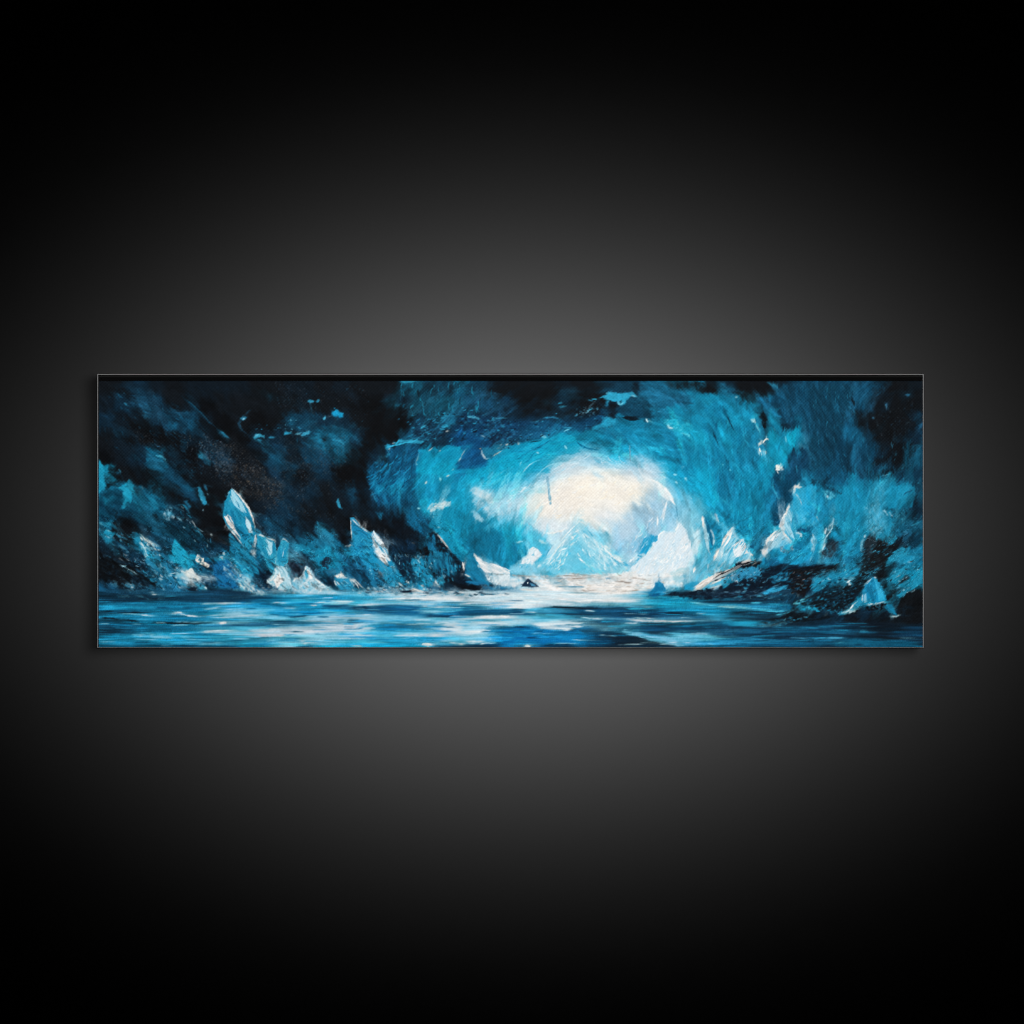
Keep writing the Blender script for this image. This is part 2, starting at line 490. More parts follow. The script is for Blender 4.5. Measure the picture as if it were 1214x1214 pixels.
# P = patch of paint, S = stroke, F = flicked touches, T = square of the canvas they are measured in
STROKES = '''
T 0 0
P 16425f o.75 s6 r4 a40 k0f2436 d.2 : 250,80 330,75 430,120 520,190 560,260 700,280 800,330 870,380 960,440 1040,500 1000,540 900,520 880,560 780,560 650,490 640,420 600,370 480,290 400,200 270,130
P 17557a o.85 s4 r4 a40 k123a55 d.25 : 780,340 860,370 930,430 960,490 900,510 870,555 810,545 830,450 760,390
P 1a5f86 o.8 s4 r3 : 650,470 690,430 740,440 750,500 700,520 660,505
P 123a55 o.8 s3 a42 d.3 : 830,210 900,250 990,340 1010,390 920,320
S 1c5f85 w1.2 o.7 : 800,185 880,250 980,340 1050,420 1110,470 1190,540
P 1a6288 o.8 s3 a38 : 1140,500 1214,545 1214,580 1150,540
P 17506f o.7 s4 r3 : 430,330 500,360 495,430 440,410 ; 400,250 480,260 500,330 430,300
S 2f88ad w2 : 255,250 290,278
P 1d3d55 o.6 s4 : 160,150 215,190 210,225 170,190
P 14405c o.7 s6 : 150,500 260,500 280,560 200,580 150,550
P 0a0c10 o.9 s6 r4 : 360,430 430,410 480,440 560,470 620,480 650,520 700,540 800,570 780,640 640,660 560,640 500,560 400,520 300,540 290,480
P 0b0c10 o.85 s5 r3 : 870,540 920,515 980,550 1010,620 990,720 930,790 870,740 830,640 850,580
F 5b6470,3f4a58,27506b,31485f n170 l2 w1.1 a80 : 1000,540 1214,640 1214,900 1130,900 1100,820 1000,760 960,640
F 3f4550,4a4a4a n40 l1.3 w1 : 300,500 640,560 640,660 420,660
P 1c6a90 o.9 r2 k124560 a20 : 490,770 560,765 620,790 650,850 660,900 540,890 495,840
S 4fb0cf w2.5 : 560,755 610,760 650,795 655,830
P 175577 o.8 s2 : 330,720 380,760 405,790 370,805 345,760
P 1f9ac2 r1 : 10,790 40,830 58,880 55,915 10,915
S 33809f w1.5 : 200,880 235,910
S 3d6f92 w1.2 : 560,660 610,670
P 2a7fa3 : 960,740 1010,760 1000,785 970,775
P 14405c o.6 s4 : 660,700 760,720 740,790 680,760 ; 780,600 860,620 860,690 790,670
T 1 0
P 1a5f80 o.6 s6 a38 : 0,480 60,510 150,600 130,620 60,560 0,530
S 2a7ea5 w2 o.8 : 50,520 100,560 150,600
P 16435c o.7 s5 : 480,180 530,170 550,210 510,235
S 24506e w3 o.6 : 330,320 300,350 240,420 230,460 260,510 330,570
S 2f86b0 w4 : 245,405 275,400 305,385
S bfe2ee w1.6 : 258,408 285,402
P 0c0d11 o.8 s10 : 350,390 470,330 570,400 560,520 460,540 350,470
P 0d0f14 o.8 s8 : 160,450 260,520 350,620 420,760 520,880 300,880 200,720 100,600
P 3aa5cc r1 : 360,580 380,555 420,550 470,562 460,580 410,575 375,600
S 9fd3e4 w1.2 : 365,580 390,560 430,556
S 2f9ac2 w2.5 : 395,600 450,608
S 2f93bd w2 : 500,580 580,580
P 1b668a o.8 s3 a75 : 440,620 500,600 505,720 470,715 430,650
P 175274 o.8 s8 : 530,740 600,720 650,740 640,820 610,910 580,880 540,840
P 1b5f82 o.75 s8 r6 : 670,420 720,380 770,400 760,480 700,490 ; 790,480 850,430 930,410 940,470 860,490
P 1a6a8e o.85 s8 r6 k124a66 : 840,620 900,560 1020,530 1100,520 1214,500 1214,720 1170,800 1110,740 1000,700 900,650
P 1a7096 o.7 s5 r4 : 880,610 980,560 1000,600 920,640
S 2f9ec8 w4 : 650,550 700,540 735,540
S 55b4d4 w3 : 750,550 790,545 820,530
S 3faad2 w5 : 820,560 850,545 885,530 880,515
S 8fd0e4 w1.5 : 770,545 800,550 815,535
S 1f6f96 w2 o.8 : 780,570 782,640
S 38a3cf w3 : 870,240 900,235 950,235
S 8fd0e6 w1.6 : 895,248 920,250
S 2f90ba w3 : 950,240 980,230 983,210
P 1b9bd2 r1.5 e1 : 1110,350 1120,325 1160,322 1175,345 1214,355 1214,385 1180,395 1160,375 1120,375
S 5ac0e0 w2 : 1030,410 1050,375
S 4aaad0 w4 : 1025,410 1045,385
S 8a8f92 w1 : 1060,390 1110,375
S 1b9bd2 w2.5 : 1124,300 1138,305
F 4c4a4a,3b4654,5a5650 n240 l1.5 w1 : 0,640 200,620 400,760 480,910 0,910
F 3b4654,2a3f52,4a4a4c n160 l1.3 w1 : 600,560 1214,780 1214,910 640,910
F 3a4450,2a4258 n120 l1.2 w.9 : 560,50 860,50 860,340 600,300
P 0e1117 s3 : 1010,580 1040,575 1060,600 1040,625 1015,615
P 123a5a o.7 s6 : 900,860 1000,850 1020,910 900,910
T 2 0
P 1a5f80 o.8 s8 r4 : 0,520 80,510 120,560 100,640 130,700 100,780 40,800 0,740
P 1b587a o.7 s8 r4 : 160,590 220,550 260,590 230,640 180,630
P 18506f o.6 s6 : 120,470 180,440 210,470 150,500
P 0d0e12 o.9 s12 : 250,220 420,220 520,260 560,340 700,300 710,420 690,560 600,590 470,640 380,720 300,800 250,860 0,910 0,810 120,740 330,620 310,420
P 0b0c10 o.8 s6 : 620,320 700,300 715,440 690,560 620,540
P 17607f o.8 s10 r8 a90 k124a62 d.1 : 690,50 860,50 900,200 1000,220 1214,120 1214,330 1100,420 960,400 760,410 700,330 740,200
P 0f1a24 o.7 s5 a85 d.15 : 860,80 960,60 1000,210 930,190 ; 1060,50 1140,50 1120,150 1080,150
S 0f1a24 w3 o.7 : 800,120 810,200
S 2a86a6 w2 : 640,55 800,50
P 124a5c o.6 s6 : 480,220 580,210 640,300 560,320
P 1d6f92 o.8 s3 : 590,265 650,265 655,295 610,290
P 10243c o.8 s6 r6 k143f60 : 720,430 900,420 1000,460 1080,500 1050,580 850,640 760,590 710,560
F 1a5880,0b1426,2a7ca0 n60 l3 w1.6 a-30 : 720,440 1000,440 1050,580 860,620 720,560
P 1a6c92 o.8 s5 r4 : 1010,440 1060,330 1150,360 1165,440 1110,470
P 2a9dc6 r1.5 : 1020,470 1060,445 1105,465 1050,495
S 3fb0d4 w2 : 830,495 850,480 885,462
P 1b9bd2 r1.5 e1 : 0,330 40,318 60,345 100,355 95,385 60,395 40,375 0,365
P 0e3f6c o.95 s3 r2 a-35 k0d3358 : 1080,560 1120,500 1214,450 1214,660 1040,660
S c9c7bd w2 : 1065,525 1095,515
P 0b1426 o.8 s3 r5 : 800,650 900,660 960,630 1060,590 1040,650 960,690 880,700 820,690
P 0f527e s2 r2 a-55 k0b3a5c : 560,700 600,650 700,630 790,640 815,690 790,780 770,915 300,915 330,880 400,800 470,720
P 1e7aa4 o.5 s6 a-55 d.3 : 620,910 720,760 760,680 700,910
P 1b6f94 o.6 a-70 s3 : 470,800 520,790 540,850 480,900 440,860
P 2d9cc6 s2 : 380,830 440,750 500,735 550,738 540,750 480,780 440,800
P 35b3db r1.5 e1 : 575,640 610,610 640,598 690,608 770,592 800,605 855,612 830,635 780,632 700,622 640,632
P 2fa9d4 r1 e1 : 480,655 520,640 550,665 530,690 505,695
S c8b8a8 w1.2 : 520,700 545,675
S c8a890 w1.2 : 555,640 590,632
P 0f93bb s1 r2 a-30 k0b7ea8 e.6 : 790,830 780,800 820,700 880,690 900,720 960,670 1000,700 1080,650 1214,680 1214,770 1170,830 1214,915 780,915
P 0fb0d2 o.8 s8 a-30 : 800,915 850,850 1000,800 1100,830 1130,915
S e5ddd2 w1.6 : 775,825 800,780 810,730 825,705
S d8d4cc w1.3 : 900,710 940,680 960,665
S d8d4cc w2 : 1000,710 1025,700
S cfd0cc w1.5 : 1180,815 1214,760
S a8d8e0 w1.2 : 780,815 800,850
T 3 0
P 12557c o.7 s10 : 0,100 60,90 100,180 60,240 0,220
P 174a70 o.8 s8 r6 : 150,210 300,200 400,240 430,330 200,340 80,300
P 0f1115 o.9 s10 : 380,50 1000,50 990,240 950,300 1214,260 1214,380 1000,390 700,390 640,350 600,260 420,230
P 123a5c o.7 s5 r4 : 490,230 560,180 600,260 640,320 560,330
P 153a52 o.7 s6 : 1000,120 1180,100 1214,220 1050,250
P 153a4a o.6 s4 : 860,240 910,230 930,270 880,270
S 2f8fb4 w2 : 1010,260 1060,255
P 2a7f9f s1 r1 : 1020,285 1060,275 1095,285 1050,300
P 103a66 o.8 s5 r5 a0 : 0,350 200,340 480,400 700,390 850,420 1000,400 1214,395 1214,530 1000,540 930,590 760,630 600,600 500,660 400,640 380,580 200,480 0,440
P 14507a o.85 s5 r3 : 720,440 900,420 1020,470 1000,530 900,580 720,610 640,560
S 2f7ea8 w2 : 870,395 960,390 1040,410
S 2f9ac2 w1.5 : 985,355 1005,352
P 0b0f1e o.75 s3 r6 d.3 : 380,460 540,460 600,540 520,590 440,600 400,660 370,600
P 0b0f1e o.8 s3 r3 : 120,480 160,470 150,510 ; 930,570 990,530 1000,545 940,590 ; 700,600 780,600 780,630 720,635
F 1c6a92,0b1426,0f3058,2a80a4 n70 l4 w1.5 a10 : 100,380 600,400 600,620 380,600 150,480
P 0f4a80 s2 r3 a20 k0c3a68 : 0,490 100,490 200,540 300,570 380,640 380,690 300,700 260,690 180,650 100,690 0,650
S 5ab8d8 w3 : 150,385 200,390 290,410
S 4aa8cc w2 : 190,400 240,390
S 3b90b4 w1.2 : 380,380 420,395 580,395
S b8c8c8 w1.2 : 280,560 330,580
S 2f80a8 w1.3 : 740,435 840,432
S 35a0c8 w2 : 1050,485 1100,490 1160,485 ; 1090,520 1120,500
P 0f9fc4 s1 r2 a-25 k0c8ab4 e.5 : 150,860 340,830 380,780 480,700 560,650 700,630 860,600 960,580 1030,530 1120,580 1180,610 1214,640 1214,720 1150,740 1000,760 900,830 940,915 0,915 60,880
P 12b4d6 o.6 s10 a-30 : 380,900 480,800 640,700 700,760 620,910
P 0c7fae o.7 s5 a-25 : 540,720 600,660 720,640 880,610 720,700 600,740
S 0a5f88 w2.5 : 740,710 830,680 890,650
S 8fd4e2 w3.5 : 845,545 870,575 910,580
P 3bb3d0 r1 : 850,545 870,580 925,575 900,595 860,590
P 1291b8 s1 r1 : 0,660 80,670 110,700 90,770 50,830 0,890
P 0f4f88 s1.5 r2 a-20 k0c3c6c : 110,740 170,680 270,700 300,760 340,800 330,850 200,880 60,890 40,830
P 1f7cb0 o.6 s4 a-25 : 60,890 140,780 170,760 200,800 120,880
S d8d8d0 w1.6 : 70,810 100,750 130,700 160,680
P 1b6f94 s1 r1 : 290,680 350,660 385,700 370,760 310,750
S dfe8e6 w3 : 290,700 295,740 330,780 370,780
S d8d0c0 w2 : 380,765 430,735 490,700
S b09a80 w1.5 : 265,690 290,680
S 6a9ab0 w2.5 : 430,690 460,675
F 0b1426,2a6a8c,d8d0c0,0f3a60 n45 l3 w1.3 a-25 : 440,660 640,590 640,640 480,710
P a9cbd9 s6 r5 a-20 k6fbad4 : 900,915 950,840 1040,760 1140,740 1214,720 1214,915
P dcdfe2 s9 r4 a-25 : 960,890 1060,830 1214,780 1214,915 940,915
P 6fc3d8 o.8 s3 r3 a-20 d.2 : 870,800 960,770 1050,740 980,810
S bfe0e4 w2 : 800,720 840,730
S 8fd8e4 w3 : 1070,660 1100,690
S 8fd8e4 w2.5 : 910,740 935,745
S 8fd8e4 w2 : 650,850 670,790
T 4 0
P 14405c o.8 s8 r4 a-10 : 250,60 640,50 600,150 420,190 300,150
P 0e1015 o.9 s8 : 0,200 200,210 320,230 300,380 150,400 0,380
P 165a7e s4 r3 a30 : 660,50 910,50 960,130 1100,160 1214,200 1214,260 1000,280 860,300 760,250 700,200 660,190
P 0f3c58 o.7 s5 : 960,190 1140,220 1120,260 980,260
P 121518 s6 r3 : 910,50 1214,50 1214,120 1100,110 1060,130 1000,120 940,100
P 0f1a26 s3 : 600,60 660,50 655,180 620,170 600,120
P 0d1016 o.95 s2 : 370,230 430,260 450,330 440,400 390,380 370,300
P 134866 s2 r2 a30 k0f3c58 : 480,280 560,210 680,200 750,250 800,300 800,400 670,400 520,390 450,320
P 0f4a6e s2 k2a85a8 : 330,240 360,240 370,290 340,300
P 0f3c62 s3 r3 : 0,400 150,410 270,370 300,300 380,330 380,380 320,400 320,450 220,480 180,520 0,530
P 12789f s2 r2 a25 k106a92 : 440,400 460,350 520,390 700,410 830,440 900,500 1000,510 1100,570 1214,650 1214,915 1040,915 980,820 900,740 800,680 700,650 560,640 400,600 300,520 430,450
P 1488b4 o.6 s10 a35 : 500,560 700,480 880,600 960,760 880,740 760,660 560,630
P 0f6d98 o.8 s6 : 900,520 1050,560 1180,700 1100,740 1000,700
S 0b1420 w5 : 520,395 600,400 665,408
P 2fa2ca r2 e1 : 270,215 340,180 370,155 480,165 600,150 655,195 580,190 530,220 530,245 490,275 460,245 380,225 310,210
S 8fd4e6 w2 : 575,180 645,195
S 6fc8e0 w2 : 340,160 400,158 ; 450,240 480,270 520,240
P 0f2030 s1 : 475,235 500,232 490,258
S 2f7ea0 w1.5 : 170,220 240,240
S 6fb6d0 w3 : 160,335 195,320
S 3a7a98 w2 : 200,300 240,320 ; 60,380 80,350 ; 250,300 270,320
F 2f6a8c,6fa8c0,14405c n30 l2 w1.3 : 40,300 280,280 260,380 40,390
P 0a1220 o.8 s3 r3 : 20,510 100,505 170,530 220,510 140,545 40,530
P 2596c0 s1.5 r3 : 215,490 320,440 320,395 370,392 435,420 430,450 350,490 250,510
P 1289b2 s3 a20 r2 : 0,540 200,520 320,540 420,620 400,700 300,680 200,620 60,590 0,570
P 0f5578 s2 r4 d.3 a20 : 40,590 150,620 280,630 340,700 260,680 130,640
P 0e6288 s2 r4 a20 d.1 : 320,570 480,540 540,620 480,690 400,660
P 12a0cc s3 a30 r2 : 400,690 560,650 760,670 900,740 1000,830 1030,915 880,915 820,800 700,750 600,760 560,830 460,810 380,740
P 17a8d2 s2 r2 a20 : 0,590 60,620 200,660 330,720 390,790 460,820 380,820 250,740 120,700 0,720
P a5c9da s7 r5 a-20 k7cbcd6 : 0,740 100,700 230,720 330,760 380,810 480,830 590,760 700,745 800,790 860,860 860,915 0,915
P e4e2dd s8 r5 a-15 : 0,860 120,840 240,880 330,890 300,915 0,915
P e8e2d8 s3 r3 : 360,900 440,885 470,915 360,915
P b9cfde o.9 s8 r4 : 560,850 660,780 760,800 840,870 840,915 560,915
S 4fb0d0 w3 o.7 : 230,780 300,830
S 4a90ac w1.8 : 570,660 578,830
S c0b0a0 w.8 : 566,665 572,760
P 17a0c4 s5 r5 a-10 : 850,440 900,400 1000,380 1100,420 1180,440 1160,540 1050,550 960,510 890,480
P 147ea6 o.7 s8 a-20 : 960,320 1100,270 1214,230 1214,440 1100,420 1000,390
S c9dde2 w2.5 : 725,400 745,440
S 5ab8d0 w3 : 745,415 790,440
S e6efec w3 : 920,475 950,490 990,490
S 8fdce4 w2 : 930,450 950,490
S 5ac8da w2 : 1050,540 1150,560
F 2fb0cc,128aae,5ac8da n40 l4 w1.5 a-30 : 860,400 1120,400 1160,520 960,510
S d8c0b0 w1.2 : 1065,850 1070,880
S 6aaac0 w1.5 : 1075,860 1095,850
T 5 0
P 1481a8 s3 r3 a60 k0f6f98 : 0,130 90,140 180,170 290,160 400,190 460,190 540,240 620,240 700,300 600,380 520,480 560,700 500,915 0,915
P 111316 s5 r4 : 0,50 290,50 300,160 180,165 90,140 0,120
P 101216 s4 r4 : 440,50 760,50 800,120 760,180 660,190 650,230 570,240 540,210 460,170
P 134460 s6 r3 : 300,100 440,60 450,160 380,190 310,160
P 1a5f82 o.8 s5 : 290,50 370,60 360,100 300,90
S 9fd0d8 w2 : 450,205 480,200
P 158fb8 o.8 s8 a50 : 360,290 540,270 600,360 520,470 420,450
P 1789b0 o.7 s6 a60 : 80,200 240,180 260,280 160,300
P 159ac2 o.8 s6 a75 : 260,410 300,450 380,560 420,640 330,640 280,540
S 0d5a7c w4 o.8 : 335,290 370,370 410,450
S 0d5878 w6 o.7 : 200,450 240,530 270,600
P 16a3c6 o.7 s8 a60 : 0,440 60,470 180,560 210,700 120,660 60,600 0,560
S 6ad0e0 w2 : 0,565 25,570
P 0f5f86 o.6 s6 a60 : 110,720 210,660 260,800 230,880 150,780
P 0f6a92 o.7 s6 a88 : 570,600 640,590 640,915 590,915 ; 450,690 510,690 520,790 480,760
P 14a0cc o.6 s8 a50 : 0,760 120,800 220,915 0,915
P 0b3048 s2 : 365,790 385,785 390,830 375,840
P 124a6c s6 k0e3c5a : 800,170 900,80 1214,50 1214,560 1100,560 1040,470 960,440 880,460 860,360 880,290 790,290
P 155f8a s2 r2 : 660,200 770,195 790,240 770,300 740,330 700,290 650,240
P 1482a8 s2 r2 : 760,300 870,295 850,360 880,440 800,480 760,430
P 1279a2 s3 r2 : 640,260 700,270 700,340 620,350 600,300
P 22a8cc s1.5 r1.5 : 600,380 650,350 690,360 640,400 700,560 660,500 610,410
S dfe8df w3 : 605,400 630,440
S 7fd0dc w1.5 : 630,440 680,520 690,560
P 0c1016 s1.5 r2 : 690,370 720,330 745,345 755,410 735,425 710,400
P 1c6f94 o.6 s3 a40 : 770,55 860,80 850,140 800,110
S 2a7fa0 w2.5 : 750,60 840,100 850,130
P 0c1422 s2 r3 : 870,450 930,440 980,460 1000,440 960,500 930,540 910,510
P 0f3a5a s6 r3 : 920,780 1000,710 1100,660 1214,640 1214,915 910,915 910,860
P 1091b4 s2 r2 a80 k0f85aa : 750,470 830,490 860,560 900,620 930,660 1010,660 960,740 910,800 900,880 840,860 800,915 690,915 700,780 760,600
P 1279a0 s3 : 790,440 880,440 910,600 860,560
P 0f9fc6 s2 r3 a80 : 930,560 1000,500 1050,470 1080,560 1060,620 960,660 930,620
P 4a9ab8 o.7 s5 r4 d.15 : 1060,640 1110,580 1170,570 1150,630 1060,690
S 7fd0e0 w1.5 : 925,560 935,640
S ece6da w3.5 e1.5 : 675,665 690,630 710,612 740,640
S ece6da w3 : 745,710 745,745
S bfe0e4 w2 : 660,680 690,750
S 9fd6e0 w1.5 : 690,690 680,760 ; 710,690 700,770 ; 720,700 725,760
S 8fd0de w2 : 750,560 740,620
P eef0e8 s1 r2 : 840,850 870,840 910,880 900,895 880,875 850,885
S bfe4e8 w2 : 880,820 900,860
P 0e5c82 o.8 s4 : 330,860 380,840 400,900 330,910
S 5ac0d4 w2 : 400,880 410,900 ; 330,830 345,850
S 3a8aa8 w2 o.7 : 820,490 830,520
T 6 0
P 12486a s8 r4 k0f3c5a a60 : 0,50 780,50 640,160 600,330 430,330 540,520 720,640 600,915 0,915
P 0f3450 o.7 s12 : 150,360 300,380 340,620 280,700 160,680 180,500
P 155e86 o.7 s10 a40 : 300,460 480,480 580,560 520,650 380,620
P 155a7e o.6 s8 a20 : 140,240 300,250 340,340 220,340
P 174f70 o.7 s8 : 480,150 600,160 600,250 500,260
P 111317 s8 r6 : 780,50 1100,50 1080,260 1030,360 1060,440 1000,560 1060,600 960,660 860,640 720,620 620,560 530,500 430,380 430,340 620,340 660,180 740,120
P 14374f o.5 s6 : 880,160 1000,140 1030,190 900,230
S 2f7098 w2 : 940,180 1000,170 ; 970,190 985,178
P 2a5f85 o.8 s2 a85 d.2 : 740,250 780,240 790,320 760,330
S 4a8ab0 w1.5 : 760,260 765,320
S 3f88b0 w2 : 625,385 660,408
S 1f6088 w2 : 400,240 450,260
S 2a6f94 w2.5 : 400,285 440,310
S 0b1018 w3 : 430,190 470,290
P 133a54 o.7 s6 r3 : 840,590 980,580 1000,630 880,640
P 154a6c o.7 s5 a85 d.2 : 1030,400 1060,330 1100,360 1105,560 1050,500
P 101318 s5 r5 a-35 d.15 : 660,820 760,720 880,660 1020,640 1000,720 900,760 720,860
P 101318 o.8 s5 a85 d.3 : 820,910 880,760 980,680 1010,740 980,910
P 155878 o.8 s4 a88 d.1 : 1000,660 1100,640 1105,915 1020,915
P 0c141f o.8 s3 a88 : 390,900 400,700 430,650 440,700 420,915
P 1f6f9a o.8 s2 a88 : 440,660 470,650 475,780 445,880
P 1a80a8 s4 : 0,570 50,570 40,640 0,660
P 136a90 o.8 s8 : 0,800 60,860 80,915 0,915
F 2a4a60,24405a,3a4a54 n60 l2 w1 : 620,380 1030,200 1000,560 720,600
T 0 1
P 0f4c6a s3 r3 a25 k0b3550 : 10,290 120,250 240,250 380,260 480,280 600,350 640,420 560,470 420,440 200,450 130,540 10,540
P 114762 s3 r3 a35 k0c3048 : 180,450 420,440 560,470 640,520 900,560 1000,660 1100,740 860,840 700,720 540,640 400,620
P 0d0f13 s4 r4 : 90,0 480,0 560,50 640,70 620,180 760,260 880,330 930,480 720,380 620,320 430,190 350,190 280,130 210,190 90,230 70,130
P 0d1015 s4 r3 : 860,30 1214,180 1180,400 1214,600 1214,740 1100,700 960,560 880,400 960,340 940,240 800,140
P 1d95bd s1 r1.5 a80 : 10,0 40,10 50,60 80,180 80,215 10,280
P 1c8cb2 o.8 s5 a-30 : 70,330 160,280 180,300 140,350 80,370
P 28a9cf s1 r1.5 e1.2 k1c98c0 : 205,225 255,190 300,135 350,190 340,240 325,260 330,350 310,370 290,345 265,360 265,410 235,430 235,385 262,340 240,245
S 0f5f80 w1.2 : 250,205 330,200
P 165074 s3 a32 k103a56 : 510,0 640,20 740,70 860,170 910,245 860,250 720,170 640,70 530,40
P 1b6f98 s2 a38 : 780,170 860,200 910,245 870,250
P 2b8fb8 s1.2 r1.5 : 950,215 975,210 1010,290 1040,370 1010,380 975,320
S 6ab8d0 w1.5 : 980,320 1005,350
S 8fc4d8 w2 : 1040,270 1055,290
S 9fd0e0 w2 : 1000,425 1018,438
S 2a6f94 w3 o.8 : 1010,180 1050,260
P 1f6a92 s1.5 : 820,340 850,340 890,400 870,410
P 185878 s2 : 185,70 210,50 230,80 200,95
S 4a90b0 w2.5 : 210,70 235,75
S 8a8a88 w1 : 420,200 440,240
P 1d80a6 o.8 s3 a40 : 460,270 540,310 600,400 540,430 500,370
P 1a6084 o.7 s5 : 500,560 640,540 690,620 600,680 520,640
F b8dbe6,5ab4d2,2a80a4,0f3c58 n40 l4 w1.5 a75 : 620,440 700,390 730,460 720,520 640,520
S cfe0e4 w2 : 640,450 650,500
S 8fcbe0 w3 : 680,440 675,490
S dfe0dc w1.5 : 715,470 722,520
P 0d1118 s2 : 740,400 800,400 880,480 880,510 800,450
S 2a7fa6 w2 : 740,385 820,380 860,430 900,500
S c8d0d0 w1.5 : 890,520 920,560 940,610
S 3a80a0 w1.5 : 940,610 1010,680
S 7fb4c8 w1.3 : 740,480 830,555
P 0c0e13 s3 r2 : 180,460 280,480 380,560 390,620 300,590 220,520
P 0b0d12 s2 : 520,470 560,480 570,520 540,510
P 111318 s4 r3 a35 : 10,720 140,720 260,820 330,915 60,915 10,860
P 14405f s3 a35 r2 : 140,700 330,780 440,850 440,915 330,915 200,800
P 1f8fb6 s1.5 r3 : 20,645 60,650 90,615 130,640 180,650 140,690 130,735 70,715
S 7fd0e4 w1.5 : 90,620 140,640
P 2080a4 s2 r2 : 60,545 140,540 140,580 80,590
S 4aa4c4 w3 : 20,550 60,570
P 0d0f14 s4 a35 d.1 : 20,590 80,600 60,640 20,630
P 111418 s4 a35 : 200,660 330,740 300,760 180,700
S 3a84a6 w3 : 180,660 310,720
S 4a9ac0 w2.5 : 200,760 300,820
P 2596bf s1.5 r3 a50 : 330,690 380,680 430,720 470,790 560,860 620,915 480,915 440,820 400,760
S cfe8ea w2.5 : 400,730 430,760 450,790
S e8e4d4 w2 : 450,800 460,860 475,900
P 15506f s2 a35 : 500,770 600,800 700,880 640,890 540,830
P cfdcd4 s1.2 r2 e1.5 d.3 a40 : 420,665 470,700 540,740 600,790 520,760 480,750 440,710
P 144a6a s3 r2 : 620,700 730,690 710,770 700,840 640,770
P 123a5a s5 r3 : 880,820 1000,760 1214,780 1214,830 1150,860 1020,880
P 1f9cc4 s.8 r1 a55 : 735,700 890,900 910,915 700,915 690,870 710,850 710,780
S cfe0e0 w2 : 1075,650 1085,680
S 3a80a8 w1.3 : 1075,690 1078,760
P 0b0d11 s1.5 : 1085,670 1130,670 1150,720 1110,710
P 2a9ac0 s1 r2 : 1155,870 1190,835 1214,850 1214,890 1170,900
S e0e0d8 w1.8 : 1190,840 1214,850
T 1 1
P 0d0f14 s8 : 0,180 100,250 60,400 100,600 140,640 120,750 0,740
P 153f60 o.6 s10 : 540,0 640,0 620,80 560,60 ; 920,30 1020,40 980,150 930,100 ; 560,320 720,360 760,430 680,470 570,380
P 0b0c10 s8 : 620,30 830,20 860,180 820,270 700,200 630,110 ; 900,360 1080,370 1150,440 1100,500 980,460
P 0b0c10 s6 : 1050,0 1214,0 1214,280 1180,200 1080,120
F 6a5c4c,4a4a50,3d4a5a,7a6a58,2f4a62 n380 l1.2 w1 : 0,0 400,0 500,100 620,220 600,400 540,450 400,330 200,250 100,150 0,120
F 31485f,5a5048,24405a,4a5a6a n260 l1.2 w1 : 400,0 900,0 900,330 1150,500 1100,520 700,460 480,250
P 134a6a s6 r3 : 420,540 560,540 540,600 440,590
P 134c70 o.7 s6 r3 : 740,620 800,580 800,640 760,700
P 1f86ae s1.5 r2 a50 k166c94 : 140,640 240,730 330,800 340,915 150,915 140,780
P 2a9fc8 s.8 r.8 a70 k1a8cb8 e.6 : 130,250 155,232 185,250 260,340 320,440 360,550 378,630 370,700 340,790 290,790 240,720 140,620 100,540 75,480 80,430 105,400 105,320
P 1b6c92 s2 : 60,390 95,330 110,360 75,450
P 95d0e2 s1 r1.5 a65 d.2 : 120,260 185,250 250,330 290,410 270,460 220,420 190,340 150,360 140,430 115,400
P c5dfe6 o.8 r1.5 a70 d.35 : 190,290 250,360 270,440 230,420
P e6e4e0 s1 r2 a65 e1.2 d.05 : 80,490 120,500 170,470 180,540 200,600 215,680 180,650 140,600 105,540
P cfe3ea o.8 a70 d.35 : 190,560 230,620 240,700 290,760 260,760 200,660
P 1787b2 s2 a70 : 190,480 280,470 340,560 350,640 280,630 200,560
S f0e4dc w3 e1.5 : 185,250 260,340 315,440 350,530 372,620
S f0e8e4 w2 : 240,720 290,785
S e8e8e4 w2 : 140,610 220,690 270,760
S c5dfe6 w2 : 135,260 125,330
F e8f0f0,b8dce6 n25 l4 w1.3 a75 : 310,520 360,560 375,640 320,640
P e3e2de s1 r2 d.2 e1.2 : 345,660 385,650 390,710 355,690
S 3a90b4 w1.5 : 140,650 160,740
S a08f80 w1 : 150,660 155,720
P 0f3350 s3 : 260,860 290,850 290,900 250,910
P 3ba6c8 s1 r1.2 a65 k1f8ab4 : 400,680 420,650 480,690 560,710 575,750 580,860 560,915 420,915 390,800
P bfdfe8 o.8 s2 a70 d.3 : 430,760 500,760 540,860 520,910 460,850
P 0f5a80 s1.5 : 390,760 420,800 470,915 440,915 400,850
F d8d0c8,8fc0d4,1a5878 n45 l3 w1.4 a80 : 345,690 400,720 380,910 340,850
S e4e4dc w2 : 410,660 440,670 480,690
S d8d8d4 w2 : 520,700 570,720 575,760
P 3aaccc s1 r1 a80 k2694bc : 640,700 665,712 705,745 690,800 695,870 680,915 590,915 590,830 620,750
S d8eaec w1.8 : 650,780 660,860 650,900
S e0e0d8 w1.8 : 640,702 705,745
P 17698f s4 r3 : 940,560 1010,540 1110,620 1140,720 1200,800 1100,800 1000,760 950,680
P 3a98b8 o.8 s3 d.3 a60 : 950,570 1000,560 1030,620 980,640
P 0c0f14 s2 r2 : 1030,590 1060,580 1120,630 1130,680 1080,640
P 1b88b0 s5 r4 a20 : 740,750 860,760 930,820 860,840 760,800
P 1a87ae s5 r4 : 960,850 1060,780 1150,840 1214,900 1214,915 940,915
S 2f90b8 w3 : 1165,320 1170,380 1200,420
T 2 1
